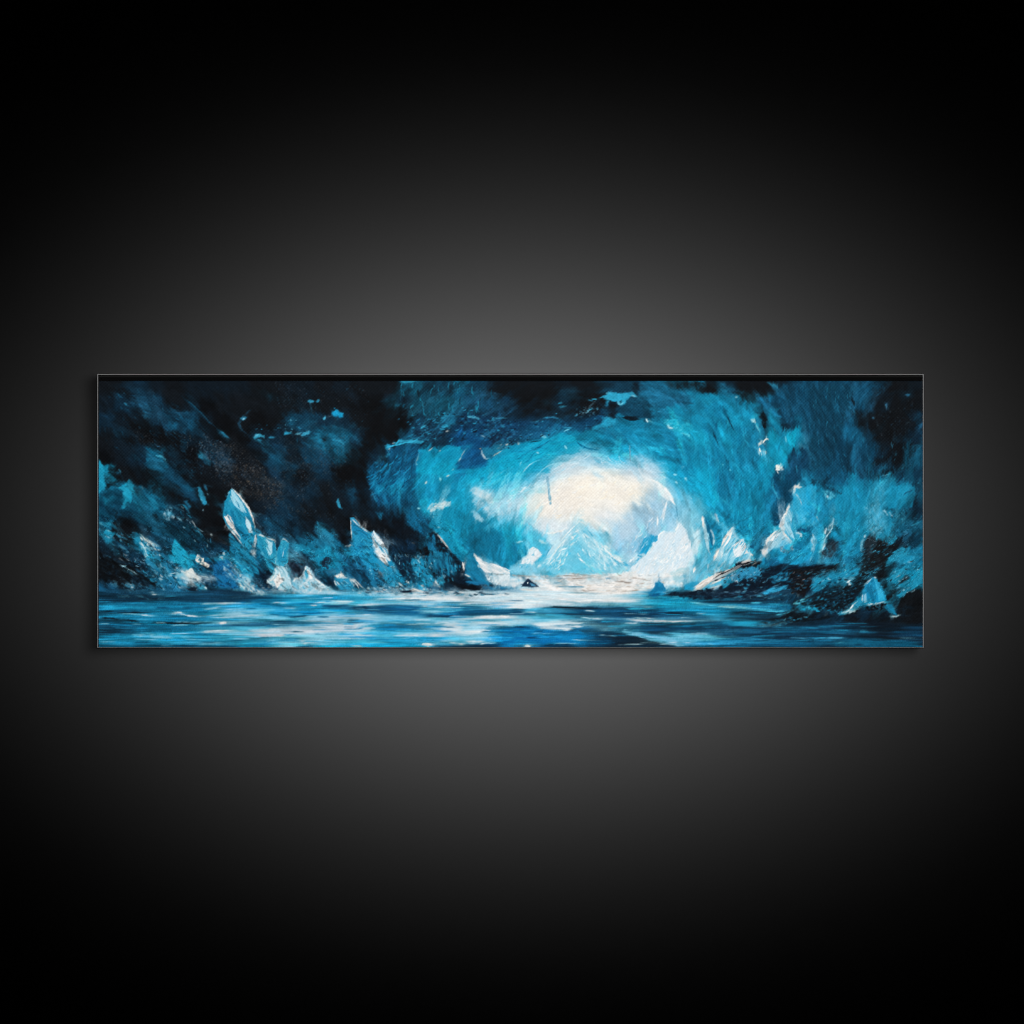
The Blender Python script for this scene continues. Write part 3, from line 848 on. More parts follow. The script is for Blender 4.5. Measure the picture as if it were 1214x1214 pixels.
P 0b0c10 s6 r4 : 0,0 300,0 340,80 330,220 370,300 420,390 420,470 300,420 210,300 140,220 0,180
P 0d1018 s4 r3 : 0,450 160,480 180,700 120,760 40,720 0,620
P 174c70 o.8 s6 r4 : 100,210 200,240 230,310 180,350 110,280
S 2f8fb8 w3 : 50,340 60,390 90,420
P 105e8c s3 r2 a-50 k0c4468 : 300,50 470,0 800,0 780,100 790,250 720,300 600,300 540,380 430,380 360,250 340,120
P 1580aa s6 r4 a-40 d.1 : 410,220 480,170 600,130 700,140 680,260 560,310 540,260 440,260
P 0e3a60 s4 r3 : 400,290 500,280 520,350 430,350
S 2f98c4 w2 : 360,240 400,330 430,380
P 10567e s5 d.2 : 580,330 700,240 780,320 820,400 750,440 600,400
P 0d2c48 o.7 s5 r3 : 620,340 680,330 760,390 700,420
P 1a7fae s3 : 410,440 470,450 460,510 420,490
P 0c1420 s6 r4 a20 : 470,500 600,440 720,500 830,560 860,640 900,720 780,730 600,680 440,640 450,560
P 0d2640 s6 a20 : 460,680 640,690 800,750 760,850 640,870 520,800
P 0f5c86 s4 r3 a45 d.2 : 700,430 820,430 880,560 940,640 900,700 780,620 690,540
P 118ab0 s2 a-30 k0f7ba4 : 790,110 900,90 1000,130 1120,100 1214,60 1214,330 1100,340 900,370 800,310 770,250
P 12a4ca s1 r2 a-20 : 780,60 830,0 1200,0 1140,70 1090,110 1000,100 920,90 850,75
P 0f6f96 o.7 s6 a-30 : 830,280 900,180 1000,150 1100,180 1000,260 900,300
S e8e0d0 w2.5 : 875,180 890,150
S 7fd0dc w3 : 1010,120 1020,160
S e0d8c8 w1.8 : 1070,110 1105,100
S c8d0cc w1.5 : 1120,60 1150,30
P 14a0c4 s4 a20 : 800,320 960,340 1060,330 1214,350 1214,440 1100,390 900,470 830,420
P 1188ae s1.5 r1.5 a40 k0f7ca2 : 940,500 1000,440 1110,390 1214,450 1214,915 1130,830 1010,660 900,580
S a9d4dc w3 : 890,440 940,370 1000,370
S cfd8d8 w3 : 930,460 960,400 1020,390
P bcd4da s1 r2 d.3 : 940,380 1040,350 1040,320 1060,350 1110,350 1110,395 1060,380 1030,430 1000,400 960,440 920,470
S d0c8b8 w1.5 : 990,590 1010,600
S 8fd0d8 w2 : 945,490 950,500 ; 800,410 825,415
P 0d1a28 s2 r2 : 900,660 950,630 1000,700 1130,850 1214,915 1100,915 960,900
P 14608a s2 a70 : 890,690 960,680 970,790 900,800
P 0f5276 s3 a75 k14608a : 970,740 1080,780 1150,880 1150,915 940,915
P 1a92ba s1.5 : 880,690 905,650 905,690
S d8ccc0 w2.2 : 950,630 1000,690 1060,750 1120,830
P 0e2438 s4 r3 : 540,830 760,820 780,900 560,915
P 0c0f16 s2 r4 : 800,790 880,770 920,830 900,880 830,860
F cfe0e4,2a80a8,0c1018,14527a n50 l3 w1.3 a20 : 560,840 760,860 900,820 900,900 600,890
S 8a8078 w1 : 730,740 790,745 ; 860,780 900,860
P 156a94 s4 r3 : 0,640 60,740 190,770 280,900 0,915
P 1c84ae s3 r3 : 110,790 180,770 260,870 200,915 120,880
P 1a82b0 s3 : 280,850 400,840 440,915 280,915
P 2597c8 s.8 r1 a55 k1a80b4 : 165,510 190,505 260,590 360,650 380,625 420,680 440,720 500,790 530,870 560,915 470,915 360,830 280,880 200,800 185,680 170,590
P 2aa0d2 s2 : 250,720 320,700 380,800 330,820
P b5d2de s1 r2 d.25 a50 : 280,620 380,680 380,640 430,690 440,720 490,780 540,880 520,910 470,850 420,800 370,760 400,730 330,690
P e8e6e2 s1 r1.5 a60 d.1 : 385,800 440,730 490,780 500,820 440,830 500,915 470,915 410,840
S d8dcd8 w2.5 : 180,505 220,530 270,590 350,650
S e0e0d8 w1.6 : 110,770 185,760
S dcdcd4 w1.5 : 180,620 182,700
T 3 1
P 0f5a88 s4 r3 a-40 : 0,0 320,0 180,40 90,100 40,180 0,230
P 13a6cc s3 r3 a-35 k0e90ba : 100,110 220,40 340,0 900,0 840,60 700,140 600,200 400,240 200,200 120,180
P 1ab8da o.7 s6 a-35 : 400,150 560,20 680,0 620,80 480,190
S 6fd0e0 w1.6 : 380,160 480,70 560,30 ; 560,130 660,60
S 0e80ac w2 : 270,130 320,120
P 1393ba s3 a-45 k1184ac : 0,240 100,130 180,200 200,330 250,430 150,480 0,400
P 107ea4 s3 r2 a-10 k0e7298 : 0,400 150,480 280,540 330,560 440,630 520,780 640,840 640,915 60,915 0,840
P 7fc4da s6 r5 a-25 k5ab6d4 d.1 : 200,220 380,240 560,170 740,170 900,170 880,260 720,300 680,440 600,540 440,540 330,430 250,360
P b8d4e0 s7 r4 a-20 : 420,360 600,280 720,300 700,440 560,520 450,500 400,430
P dfe2e4 s2 r3 e1 a20 : 180,230 210,200 300,210 310,240 380,280 400,370 350,380 300,330 250,290 200,270
P f0ebe4 s2 r3 : 290,290 340,280 395,320 390,370 330,350
P cfe0e8 s2 r3 d.1 : 210,320 270,350 330,400 460,540 430,550 380,480 300,420 250,440
P a8d2e0 s1.5 r2 d.15 : 200,440 230,450 310,520 290,545 220,510
P 5ab4d2 o.8 s5 r4 d.15 : 560,230 660,250 690,310 600,310
S dfe6e8 w3 : 650,260 720,200
S d4e0e6 w2 : 560,250 640,220
P 9ac6dc s5 r3 a-25 : 720,140 800,100 920,80 1000,20 1100,0 1214,0 1214,60 1110,100 1060,150 900,170 800,150
P cfdfe8 s3 a-30 : 920,100 1000,30 1100,0 1214,0 1214,50 1090,90 1000,130
S 3aa4cc w3 o.7 : 690,130 760,100 840,50
P f0eae0 s10 r4 a-30 ke8e2da : 700,330 780,260 900,240 1000,170 1110,130 1214,80 1214,480 1100,560 1000,520 860,470 760,460 700,400
P f0e6d6 o.5 s8 : 760,300 860,270 880,400 800,420 ; 1100,200 1214,160 1214,300 1120,300
P d6dfe4 s9 r4 a30 : 760,520 900,480 1060,560 1180,520 1130,600 980,660 880,660 780,590 680,500
S 8fbcd0 w2 : 690,520 790,600
S e8e4dc w2.5 : 1070,160 1130,130
P 0f6a90 s4 r2 : 170,640 330,620 450,660 540,800 500,915 140,915 120,780
P 1392b8 s2 a45 : 330,520 400,480 460,560 460,640 380,590
P 17a2c8 s3 r3 a10 : 460,590 560,550 680,570 720,640 660,730 560,760 500,700
P 8cc8de s3 r3 d.1 : 580,520 660,500 760,580 880,660 940,720 860,700 760,640 680,590 580,560
P 4ab4d2 s3 r3 a30 : 690,620 780,620 900,700 930,760 880,850 780,780 700,760 650,830
S a8dce6 w3 : 830,710 910,750
S a9d8e2 w2.5 : 610,740 700,720
P b0d2e2 s3 a-35 : 930,700 1000,660 1130,590 1214,540 1214,700 1100,690 1000,790 940,900 900,870 960,760
P e0e6e8 s3 : 1130,590 1214,560 1214,640
S f0ece6 w2.5 : 880,650 1000,640 1130,590
P 62bedb s4 a-45 : 1000,840 1080,760 1180,730 1214,760 1214,915 980,915
S f2f0ea w2.5 e1 : 940,900 1000,790 1080,710 1130,680
S e6eaea w2.5 : 1130,670 1160,720
S bcdce6 w2 : 900,880 960,780 1060,690
S 2a90b8 w1.5 : 870,900 950,770
P d4e0e6 s1 r1.5 : 740,800 770,785 810,800 860,860 820,880 790,915 660,915 670,880 720,870
P 2aaad0 s1.5 : 790,915 870,850 920,870 880,915
S f0efe6 w3 : 215,845 240,890 290,910
P 0c1c2c s2 r2 : 0,850 40,860 80,915 0,915
P 2a98bc s3 r2 : 130,870 180,880 240,915 150,915
T 4 1
P b5d0e0 s8 r4 a20 : 0,30 100,0 860,0 860,120 900,180 800,150 720,110 560,120 480,80 380,60 240,70 130,40 0,120
P dfe5e6 s2 r2 : 0,110 80,40 150,20 240,60 160,70 60,110
P 12a0ce s6 a45 r3 : 850,0 1000,0 1100,120 1214,200 1214,460 1130,340 1060,250 930,120
P 0f80ac s4 : 1000,0 1214,0 1214,180 1100,100
P f1ece2 s9 r4 kf2ebe0 : 0,130 60,100 280,90 310,70 400,55 460,75 540,120 700,110 800,140 760,220 700,290 600,400 480,500 420,600 300,590 200,560 120,530 0,510
P f2e4cc o.7 s5 : 310,75 400,55 460,75 500,115 430,115
P f0e4d0 o.6 s8 : 550,240 620,190 720,210 680,280 580,330
P f0e4d0 o.5 s12 : 0,200 200,130 260,170 120,320 0,330
P d4dfe8 o.8 s10 : 200,420 330,400 440,470 400,560 250,520
P eeeeec s4 : 540,130 720,110 830,170 720,200
P 6fbcd8 s7 r3 a60 : 860,120 960,190 1060,260 1140,270 1200,330 1214,480 1214,760 1150,720 1050,500 1010,380 930,240
P a9cbe0 s9 r4 a-50 k8fc2dc : 790,220 850,240 880,310 900,400 870,560 850,640 780,740 700,850 500,880 400,760 430,620 500,500 620,400 700,290
P bcd4e4 o.8 s8 a-50 : 440,560 560,500 640,540 560,720 480,720
P 5aaed4 s2 r2 a75 k8cc4de : 930,350 1000,390 1025,480 1000,620 930,625 890,610 920,450
P f2f2f0 s1.5 r1.5 a55 : 830,180 920,240 990,340 930,330 880,300 850,240
S f6f4f0 w4 e1 : 740,130 850,180 920,240 970,310 1005,385
S 4a8aa8 w1.2 : 1010,390 1022,450
S e8eef0 w3 : 925,350 900,450 875,560
S f0f2f0 w2.5 : 833,470 838,590
S c8dce8 w3 : 880,330 900,400
P 7cbddb o.8 s3 a-60 : 600,700 660,600 720,640 640,780 600,850
P 2f9ccb s2 r2 a-60 : 740,650 840,680 840,720 780,740 760,790 700,850 650,840 680,760
P 1595c6 s2 a-60 : 700,720 780,690 830,720 780,730 760,780 690,840
S a8dce6 w2.5 : 985,90 1025,92 ; 1000,160 1030,180
S a8e0ea w3 : 1090,120 1120,155
S 9fd8e4 w2 : 1150,320 1165,325
P 9acfe2 o.7 s5 a70 d.1 : 1050,400 1120,420 1200,600 1214,910 1140,800 1080,600
P e3ebf0 s1 r2 kd4e4ec : 1045,535 1100,610 1130,740 1150,915 690,915 760,850 785,735 830,735 845,660 890,640 910,650 940,625 1000,635 1020,580
P bcdcea o.6 s5 r4 d.2 : 850,750 950,700 950,840 850,860 ; 760,840 840,800 880,880 800,900
S f6f6f2 w2 : 1000,635 1045,540 ; 845,660 890,640 930,630
S c0e0ea w3 : 1190,760 1190,850
P d8e6ee s3 a80 : 1130,780 1190,790 1190,915 1120,915
P 8ccce0 s2 r2 a55 k7ccadf : 0,590 90,530 130,560 250,690 400,800 490,890 520,915 0,915
P 5cbcd8 s4 r3 a55 : 0,730 70,730 120,800 140,915 0,915
P c9dde4 o.8 s2 a60 d.3 : 40,620 110,570 120,640 60,700
S f4f2ec w2 : 0,660 40,710
S f0ece4 w2 : 70,570 100,540 150,560
S 1f94be w2 : 120,620 200,680
F eef2f0,bfe2ec,2aa4cc,5abcd8 n45 l8 w1.3 a50 : 120,660 300,720 450,880 380,910 200,800
S f2f0ea w3 : 330,760 400,830 ; 230,700 290,760
S eceee8 w3 : 430,850 500,895
P 52b0cc s3 r2 : 330,630 370,620 370,660 340,660
S 1f8fb8 w2 : 640,860 700,870
T 5 1
P 1286b0 s5 r3 a80 k0f789f : 440,0 800,0 780,160 800,400 780,560 640,690 540,660 440,600 380,660 350,560 440,300
P 13a0ca s4 r3 a60 : 0,0 230,0 260,160 280,300 210,420 130,400 70,290 0,240
P 5ab8d4 s6 a55 r3 : 0,260 80,290 160,420 140,560 170,760 200,915 60,915 0,640
P 8fcfe2 o.7 s4 a60 d.1 : 0,380 100,440 130,560 60,600 0,560
P c5e0ea s5 r2 : 30,620 120,620 140,760 100,900 60,800
P eaf0f2 s5 r3 : 0,690 40,760 70,820 70,915 0,915
P 0f6890 s5 r4 a75 : 250,80 330,40 380,0 440,100 440,180 400,280 360,380 320,340 270,240
P 0d5478 o.6 s4 : 390,80 440,80 440,170 400,150
P 159cc4 o.6 s5 a-75 : 390,430 420,280 450,330 460,420 420,520
P 0f6c94 o.7 s6 a85 : 430,500 520,560 500,650 460,640
P 0d486c s5 r3 : 790,130 860,60 920,10 1050,0 1100,150 1030,190 1000,340 940,400 900,540 850,590 780,560 810,400 830,260
P 0f3e60 o.7 s6 : 920,20 1050,0 1080,150 960,160
P 0f5a80 o.7 s5 a75 d.2 : 700,280 800,230 820,400 740,420
S 3f9cba w2 : 820,240 860,320 890,290
S 2a88aa w1.5 : 1030,0 1040,90
P 0b1018 s2 : 1180,180 1214,150 1214,190
P 1888b4 s3 r3 : 600,850 760,830 900,800 1100,800 1214,780 1214,915 600,915
P 0f5a84 o.7 s5 : 1000,790 1140,680 1200,640 1180,760 1060,820
P 3aaad0 s1.5 r1.5 a70 k1f96c4 : 1010,220 1100,210 1200,200 1214,240 1214,460 1100,440 1040,620 1060,700 1000,730 940,680 880,610 900,530 940,480 960,370 1000,390 1005,300
P 1799cc s3 : 1090,230 1214,200 1214,420 1140,450 1080,380
P 8fd0e4 s2 a75 d.15 : 960,400 1000,400 980,560 940,620 940,500
P 4ab0d0 s3 k1288b4 a-20 : 1040,470 1120,450 1214,460 1214,570 1100,600 1030,580
P 6fc4de s2 r2 : 1020,480 1080,460 1120,500 1040,580
P 0f4468 s2 r2 : 1020,600 1100,600 1080,650 1050,640
S f0e6dc w3.5 e1 : 1060,170 1050,200 1020,215 1005,300
S ece4d8 w2.5 : 1020,215 1095,212
S e0e4e0 w2 : 1020,260 1070,340 1090,400
P e8e6e4 s1 : 930,490 900,560 890,610 930,640 920,560
S ece6e0 w4 : 965,365 955,420 930,490
S f0ece8 w5 : 920,500 890,570 890,620
P 9acde0 s1.2 r1.5 a-55 : 745,740 790,670 850,620 900,640 940,690 1000,740 900,770 800,800 740,850 720,860 760,780
P 25a4d2 s2 r2 : 820,780 900,720 1000,740 960,800 840,800
S eceeea w2 : 920,650 960,700 1000,730
S c0dce4 w2.5 : 1020,640 1075,660 1050,700
S f4efe8 w4 : 745,750 770,700 830,640 870,615
S e8e8e8 w3 : 830,700 880,650
P e0dedc s1 r2 : 690,810 740,800 765,760 760,820 735,865 715,850
P 104a70 s3 r3 : 580,770 660,700 720,730 690,800 640,830
P 8fcde2 s1 r1 a-60 kc0dfe8 : 240,915 290,800 320,780 350,720 420,595 440,590 450,650 470,700 540,710 550,790 600,850 600,915
P 3fb2d4 s2 a-60 : 350,800 420,680 450,690 420,780 340,880
P dbe6ec s1.5 a-55 d.1 : 430,780 520,710 560,800 480,880 400,910
S f6ece2 w4 e1 : 250,900 300,790
S f4eae0 w5 : 330,750 370,680 430,595
S f0f0ec w2.5 : 430,770 470,730
S f0ece4 w2 : 540,800 590,850 610,880
P 1a80aa s3 : 220,440 260,450 280,550 240,600
P 9fcfde s1 r1 : 140,485 160,500 165,600 200,760 190,790 165,700 145,560
P 0f608a s1.5 : 170,520 210,620 220,700 200,740 180,640
S f4ece4 w3 : 145,490 150,560 155,620
S e0e6e6 w2.5 : 200,590 240,660 245,740 230,800
S e8e8e4 w3 : 260,460 280,510 300,550
F 6a6a78,c8d8dc,2a7fa8 n22 l3 w1.4 : 880,780 1000,770 1000,830 880,830
S 8fd0e4 w3 : 1190,660 1180,760
T 6 1
P 12557c s6 r4 : 0,0 380,0 420,130 420,180 200,160 120,60 0,100
P 10344e s6 r4 : 440,0 1110,0 1110,300 1040,280 1000,170 870,190 830,110 700,80 640,140 540,140 500,80 440,60
P 0b1320 s2 r4 : 60,160 110,130 160,150 240,90 240,110 180,160 190,200 240,200 230,240 180,210 100,190
P 0c1118 s3 : 385,20 430,0 425,70 395,60
P 1786ae s4 r3 a70 k1378a0 : 420,180 430,90 490,70 520,150 640,170 700,130 800,75 850,160 880,210 960,180 1030,220 1010,400 860,420 820,640 860,740 680,720 560,680 500,830 340,830 340,710 230,700 200,560 280,450 270,340 340,230
P 0d1a28 s2 r4 : 250,240 320,240 330,270 300,300
P 0c1016 s4 r4 d.1 : 640,110 720,70 830,10 1000,0 980,50 850,80 760,75 680,140 650,140
P 1a9ac6 s4 r4 : 0,200 90,200 100,280 60,380 20,440 0,440
P 2598c0 s4 r3 : 670,170 800,80 840,140 760,240 660,220
S 6fc0d8 w2 : 720,110 800,85
P 5ab0ce o.7 s8 r6 a80 d.15 : 640,240 720,200 740,330 700,420 740,500 750,600 680,690 600,660 560,560 560,420 640,360
P 3aa0c6 o.7 s6 r3 a85 : 540,440 640,420 720,520 700,640 580,600
F 6fb8d2,1a80aa,8fc8dc n50 l4 w1.2 a70 : 560,400 720,300 760,600 620,660
S 9fd0e0 w3 : 740,430 790,490 ; 790,450 830,495
P 1f8fb8 s3 r2 : 880,230 960,180 1030,230 1010,340 900,380
S 0f3c58 w1.3 : 915,300 960,260 1040,235
P 124058 o.7 s6 : 1040,140 1110,150 1110,420 1060,400
P 0d1218 s2 r2 : 1035,290 1070,290 1060,370 1030,360
P 12506e s6 r4 a10 : 840,420 960,420 1000,520 1110,540 1110,700 1000,700 870,640 830,500
P 0e1c2a s6 r3 : 970,430 1050,430 1050,500 980,490
F 1f6f92,0f2a3e,3a90ac n50 l4 w1.3 a85 : 820,420 960,420 960,560 820,560
S 2f84a4 w1.5 : 1060,170 1080,180
P 1578a2 s4 r3 : 100,300 260,320 280,440 200,520 100,470
P 0f4a70 o.8 s5 : 30,430 110,420 110,500 40,500
P 5ac4de s2 r3 d.2 : 150,250 230,260 280,300 210,310
S d0ecf0 w3 : 200,300 215,300
S 9a9a98 w2 : 100,490 125,530
P 3a9fc0 s2 r2 : 0,500 60,520 40,590 0,590
P 21323e s3 r3 k2f4a5e : 150,880 200,770 250,710 310,750 290,840 200,900
P 6fbcd4 s2 a-65 d.1 : 180,640 210,580 270,520 270,570 200,700 160,830 130,830
S a8d0de w3.5 : 270,510 250,560 200,610
S e0e8ea w2.5 : 190,600 180,660
S d0e4ea w2 : 190,740 150,820
P 8cc8dc s2 a80 d.1 : 55,690 100,650 120,700 90,800 40,900 60,780
S d8e8ee w2 : 60,700 65,760
P 1579a2 s4 a85 : 340,720 520,720 500,830 540,915 300,915 330,820
P 24323c s4 r4 a85 : 540,830 570,700 640,680 700,730 760,760 800,830 720,900 560,915
P 1b2024 s4 r3 : 620,830 760,800 800,840 700,915 600,915
P 121518 s3 r3 : 660,740 720,730 740,770 880,760 840,800 760,790 700,780
S 6fb0c8 w4 : 545,700 530,760 530,830
S a8d0dc w2.5 : 550,690 570,670
S a0d4e4 w2 : 500,620 510,625
P 2088ae s2 r2 a35 : 780,640 860,680 830,760 740,740 690,700
P 0f3a54 s4 r3 : 900,660 1110,650 1110,760 1000,800 940,740
P 146a90 s4 r3 : 980,820 1110,780 1110,915 1000,915
P 2085aa s2 r2 a-30 d.1 : 770,900 840,850 910,760 990,850 960,915
S 0d2030 w1.5 : 900,790 980,860
S 3fa0c4 w3 : 1010,890 1035,870
S 2f88a8 w2 : 1000,580 1110,530
T 0 2
P 0d0f14 s4 r4 a30 d.1 : 10,0 120,20 260,120 460,90 480,30 430,130 360,160 420,230 560,270 580,300 480,330 330,240 200,200 200,330 60,250 10,230
F 24405a,0a0c10,3f6a84,14304a n90 l6 w1.2 a35 : 20,0 440,20 460,130 560,280 480,330 200,220 20,200
P 133a58 s4 r3 a25 : 330,0 450,0 480,60 430,110 340,70
S 4a90b4 w2 : 90,20 130,40
S b0b8b8 w1 : 270,50 330,85 ; 200,40 260,80
P 3a8cb0 s1.5 r2 a35 d.15 : 210,110 260,120 300,160 380,200 340,200 270,165
S 8fd0e4 w3.5 : 255,115 280,130
S a8d8e8 w2 : 340,185 385,205
P 1a6286 s2 r2 : 370,150 430,160 440,200 380,190
P 1f7ca6 s3 r4 a35 k14587c d.1 : 480,40 560,0 700,0 740,90 830,150 760,200 700,240 580,250 540,180 460,150
F 6fb8d0,0f2a40,b8c8c8,1a6a90 n75 l5 w1.2 a30 : 480,40 720,60 840,160 620,260 500,200
P 0f3454 s5 r3 : 900,110 1020,120 1100,160 1130,300 1090,320 980,270
P 1f9cc6 s1 a55 : 690,0 870,0 920,100 900,140 830,160 760,90
S 0f3c58 w2 : 900,60 930,110
P dfe4de s1 r3 d.45 a35 e1.2 : 800,160 850,180 890,140 930,200 980,270 940,250 890,220 840,210
P 1b5f88 s4 r3 : 600,280 720,240 840,330 860,400 700,400 620,380
P 7cc4da s1.5 r2 : 740,205 830,190 800,230 740,230
S 8fc8dc w2 : 670,210 720,205
S 5ab4d4 w3 : 760,270 850,300
P 3aa0c4 s2 a25 d.1 : 930,280 1010,310 1060,360 980,350
S cfe4e8 w2 : 1020,320 1045,340
P 0d1c2e s4 r3 : 820,340 930,310 930,360 830,400
P 17609a s3 r3 : 1100,150 1130,80 1214,90 1214,340 1130,290
P 3aa8cc s1.5 r1.5 : 1150,50 1214,20 1214,60 1170,60
S e0e8e8 w2.5 : 1160,40 1195,30 ; 1190,210 1200,215
P 16507a s4 r2 : 10,260 80,260 190,300 200,370 100,400 10,400
P 4f96b4 s3 d.3 r2 : 110,280 150,265 205,310 140,310
P 3a7c9c s2 r3 d.3 a15 : 240,290 300,260 400,320 330,330
S cfd8d8 w2 : 320,320 350,325
F 2a6a8c,0e1c2c,5a8aa0,14405f n80 l5 w1.2 a10 : 200,330 620,280 640,440 200,420
P 103048 s5 a0 : 10,390 400,390 640,420 640,460 10,460
P 0e2034 s4 a0 : 340,400 560,400 600,440 400,440
S b8c4c8 w2.5 : 500,370 530,385 580,395
S 8fb0bc w2 : 520,360 550,380
P 2f84aa s2 r2 : 640,420 680,395 800,400 800,420
P 0f2c48 s3 a0 : 660,410 800,400 1000,420 960,440 680,435
P 0f2c4c s4 a0 : 980,370 1214,360 1214,460 1000,450
P 1a7eae s2 a0 k156894 : 10,470 300,470 480,480 640,460 900,460 1214,470 1214,560 1000,570 720,550 400,545 10,540
P 2a9cc8 o.8 s2 a0 : 10,480 100,475 240,500 440,480 560,510 400,530 100,530
S c8dfe6 w2 : 980,480 1100,475 1214,472
S a8d0de w1.5 : 1000,530 1100,520 1190,500
S 0f3c5e w2.5 o.8 : 560,515 700,520 ; 800,520 900,518
P 0f1c2a s2 a0 : 10,540 200,540 480,545 560,560 300,570 100,565 10,560
P 16608a s2 a0 k1a78a4 : 200,570 720,560 800,590 1214,600 1214,640 700,650 200,640 10,610 10,590
S 9fcde0 w2.5 : 200,572 330,575 450,585 600,595
S e0eaec w4 : 700,572 760,562 800,572 840,592
S b8d8e4 w3 : 840,588 960,598 1100,590 1214,582
P 0c1018 s2 a0 : 10,610 200,620 260,655 500,660 760,645 1000,650 1160,660 1160,675 800,680 500,680 200,670 10,650
S eceae4 w3 : 1165,660 1214,660
P 12466a s2 a0 k165a84 : 10,660 500,680 1000,680 1214,680 1214,720 900,730 500,720 300,700 10,700
P 0e1a28 s2 a0 : 10,710 240,710 260,740 380,760 240,765 10,750
P 1f86b4 s2 a0 k1672a0 : 250,715 500,720 900,735 1214,740 1214,790 900,780 500,760 400,740
S d8e4e8 w3.5 : 960,740 1080,735 1214,735
P 2a9fcc s3 a0 k1a84b4 : 10,755 200,765 500,770 900,790 1214,790 1214,870 900,865 300,870 10,870
S b0dce8 w3 : 390,780 560,770
S a0d6e6 w3.5 : 500,795 640,798 740,800
S bfe0ea w2.5 : 780,790 960,795
P 10364e s2 a0 o.85 : 310,810 460,815 560,840 420,830 330,825
P 0f4a70 o.8 s2 a0 : 780,820 960,815 1100,830 900,840
S a8d4e6 w2.5 : 920,860 1050,855 1180,840
P 0e2c44 s2 a0 : 10,875 1214,868 1214,892 10,892
T 1 2
P 165f86 s4 r3 : 860,0 1214,0 1214,180 1130,230 960,220 930,150 880,90
P 17639a s3 r3 : 0,60 100,60 130,180 220,290 240,330 100,330 0,300
P 1d7fb4 s4 r2 : 30,220 160,230 200,300 60,320
P 2398c4 s2 a45 : 150,0 240,0 260,60 380,180 350,220 250,170 180,100
P 0f3c5c s4 r2 : 250,20 300,40 390,150 380,190 290,110
P 16709a s2 a50 : 300,20 380,0 400,90 380,130
P 0e2138 s4 r3 : 390,120 480,110 550,180 520,250 480,290 430,230
P 3f5f78 o.6 s4 d.3 r2 : 340,240 430,240 440,330 370,310
P 15456a s3 r2 : 440,310 540,290 620,320 640,370 450,370
P b8cfd6 s1 r3 d.35 a40 e1.2 : 80,100 140,90 200,150 240,200 330,250 350,300 440,360 520,390 380,395 330,350 240,320 200,250 110,210
F ece6dc,2a8cb8,8fcbe0,1a5a80 n90 l4 w1.6 a40 : 100,90 220,180 360,280 470,390 330,370 200,260 110,200
P 3aaed4 s2 r2 : 215,250 270,260 300,300 230,300
F b0a8a0,2a6a8c,0e1c2c n55 l3 w1.4 a10 : 440,300 760,340 740,390 460,390
P 2093bc s1.5 a70 : 390,0 470,0 560,130 550,180 490,130
S 0d4468 w4 : 420,0 450,50 480,100
P 8ccadd s1.5 r2 a75 k4fb4d0 : 470,0 690,0 670,80 640,120 690,200 720,290 700,350 620,340 520,280 490,270 560,180 580,130
P dbe3e4 o.8 s1.5 d.25 a-50 r2 : 490,270 560,200 580,160 600,230 570,290 640,330 700,350 620,350 540,300
P 2a9cc4 s2 : 530,250 570,230 570,280 540,280
S e8ece8 w2.5 : 490,272 530,250 570,190
S d0eaf0 w2.5 : 560,40 570,110 ; 620,10 640,80
S 1f86ae w2.5 : 590,20 600,110
F eef0ec,5ab8d4,a8d8e4 n50 l3 w1.4 a70 : 540,240 680,200 710,340 600,330
P 10182a s4 r4 : 690,30 780,0 880,120 840,190 740,260 720,290 690,180
F 5a4a58,3a4a60,2a3a50 n50 l2 w1.2 : 690,60 850,60 830,180 720,260
P 1f86ac s4 r3 : 900,60 1000,20 1100,20 1000,110 950,140
P 1b2a42 s3 r4 : 1010,70 1060,40 1110,80 1060,130 1010,120
P 0f2a44 s4 r3 : 940,230 1214,220 1140,310 1060,310
P b9d6e2 s1 r1.5 k6fb8d4 a40 e.8 : 720,310 745,250 790,235 825,240 845,150 875,120 910,170 945,220 950,250 1040,310 1110,350 1200,375 1214,390 840,390 740,370
P 3fb0d4 s1.5 a80 : 850,150 890,150 890,200 860,215
P 5ab8d4 o.7 s3 d.2 : 780,300 900,260 940,340 840,360
F f2f2ee,8fcadf,3aa6cc n60 l3 w1.8 a30 : 740,280 1000,300 1100,370 780,380
S f4f4f0 w3 : 745,270 760,240 825,240 ; 945,240 990,280 1060,320
S f0f0ec w2.5 : 850,140 875,120
P 2a9ac2 s1.5 r2 : 1130,210 1214,230 1214,310 1150,300
P e8e8e4 s1 r2 : 1130,210 1170,195 1200,180 1214,190 1214,235 1180,215
S cfe0e4 w2 : 1130,250 1150,300 1200,310
P 0e2c48 s3 a0 k103a5a : 0,390 350,390 780,390 780,430 400,430 200,460 0,460
P 1c8cc0 s2 a0 k1478b0 : 180,470 400,430 800,430 820,400 1214,395 1214,500 1000,500 900,540 400,540 0,560 0,500
P 1682ba s2 a0 : 500,530 1214,510 1214,570 900,590 700,600 460,590
S c8d4d8 w3 : 0,475 150,478 340,482
S b8ccd4 w2 : 0,520 70,500
P d8dcdc s2 a0 : 900,470 1050,450 1120,440 1214,460 1214,490 1060,485
S e0dcd8 w3 : 890,492 970,494
S d8dce0 w2.5 : 540,468 700,470 ; 640,516 790,518
S d0d4d4 w2 : 710,546 820,548
S 8fb8c8 w1.5 : 160,530 350,528
S 0d2c4c w3 : 1000,500 1214,505
P a8cedd s2 a0 d.1 : 0,580 200,585 400,600 640,605 860,600 1214,590 1214,640 1000,620 700,625 400,625 200,600 0,600
S 0e3050 w2.5 : 680,600 800,598 900,585
P 1a7aa6 s2 a0 : 0,610 200,605 500,620 700,640 400,650 0,640
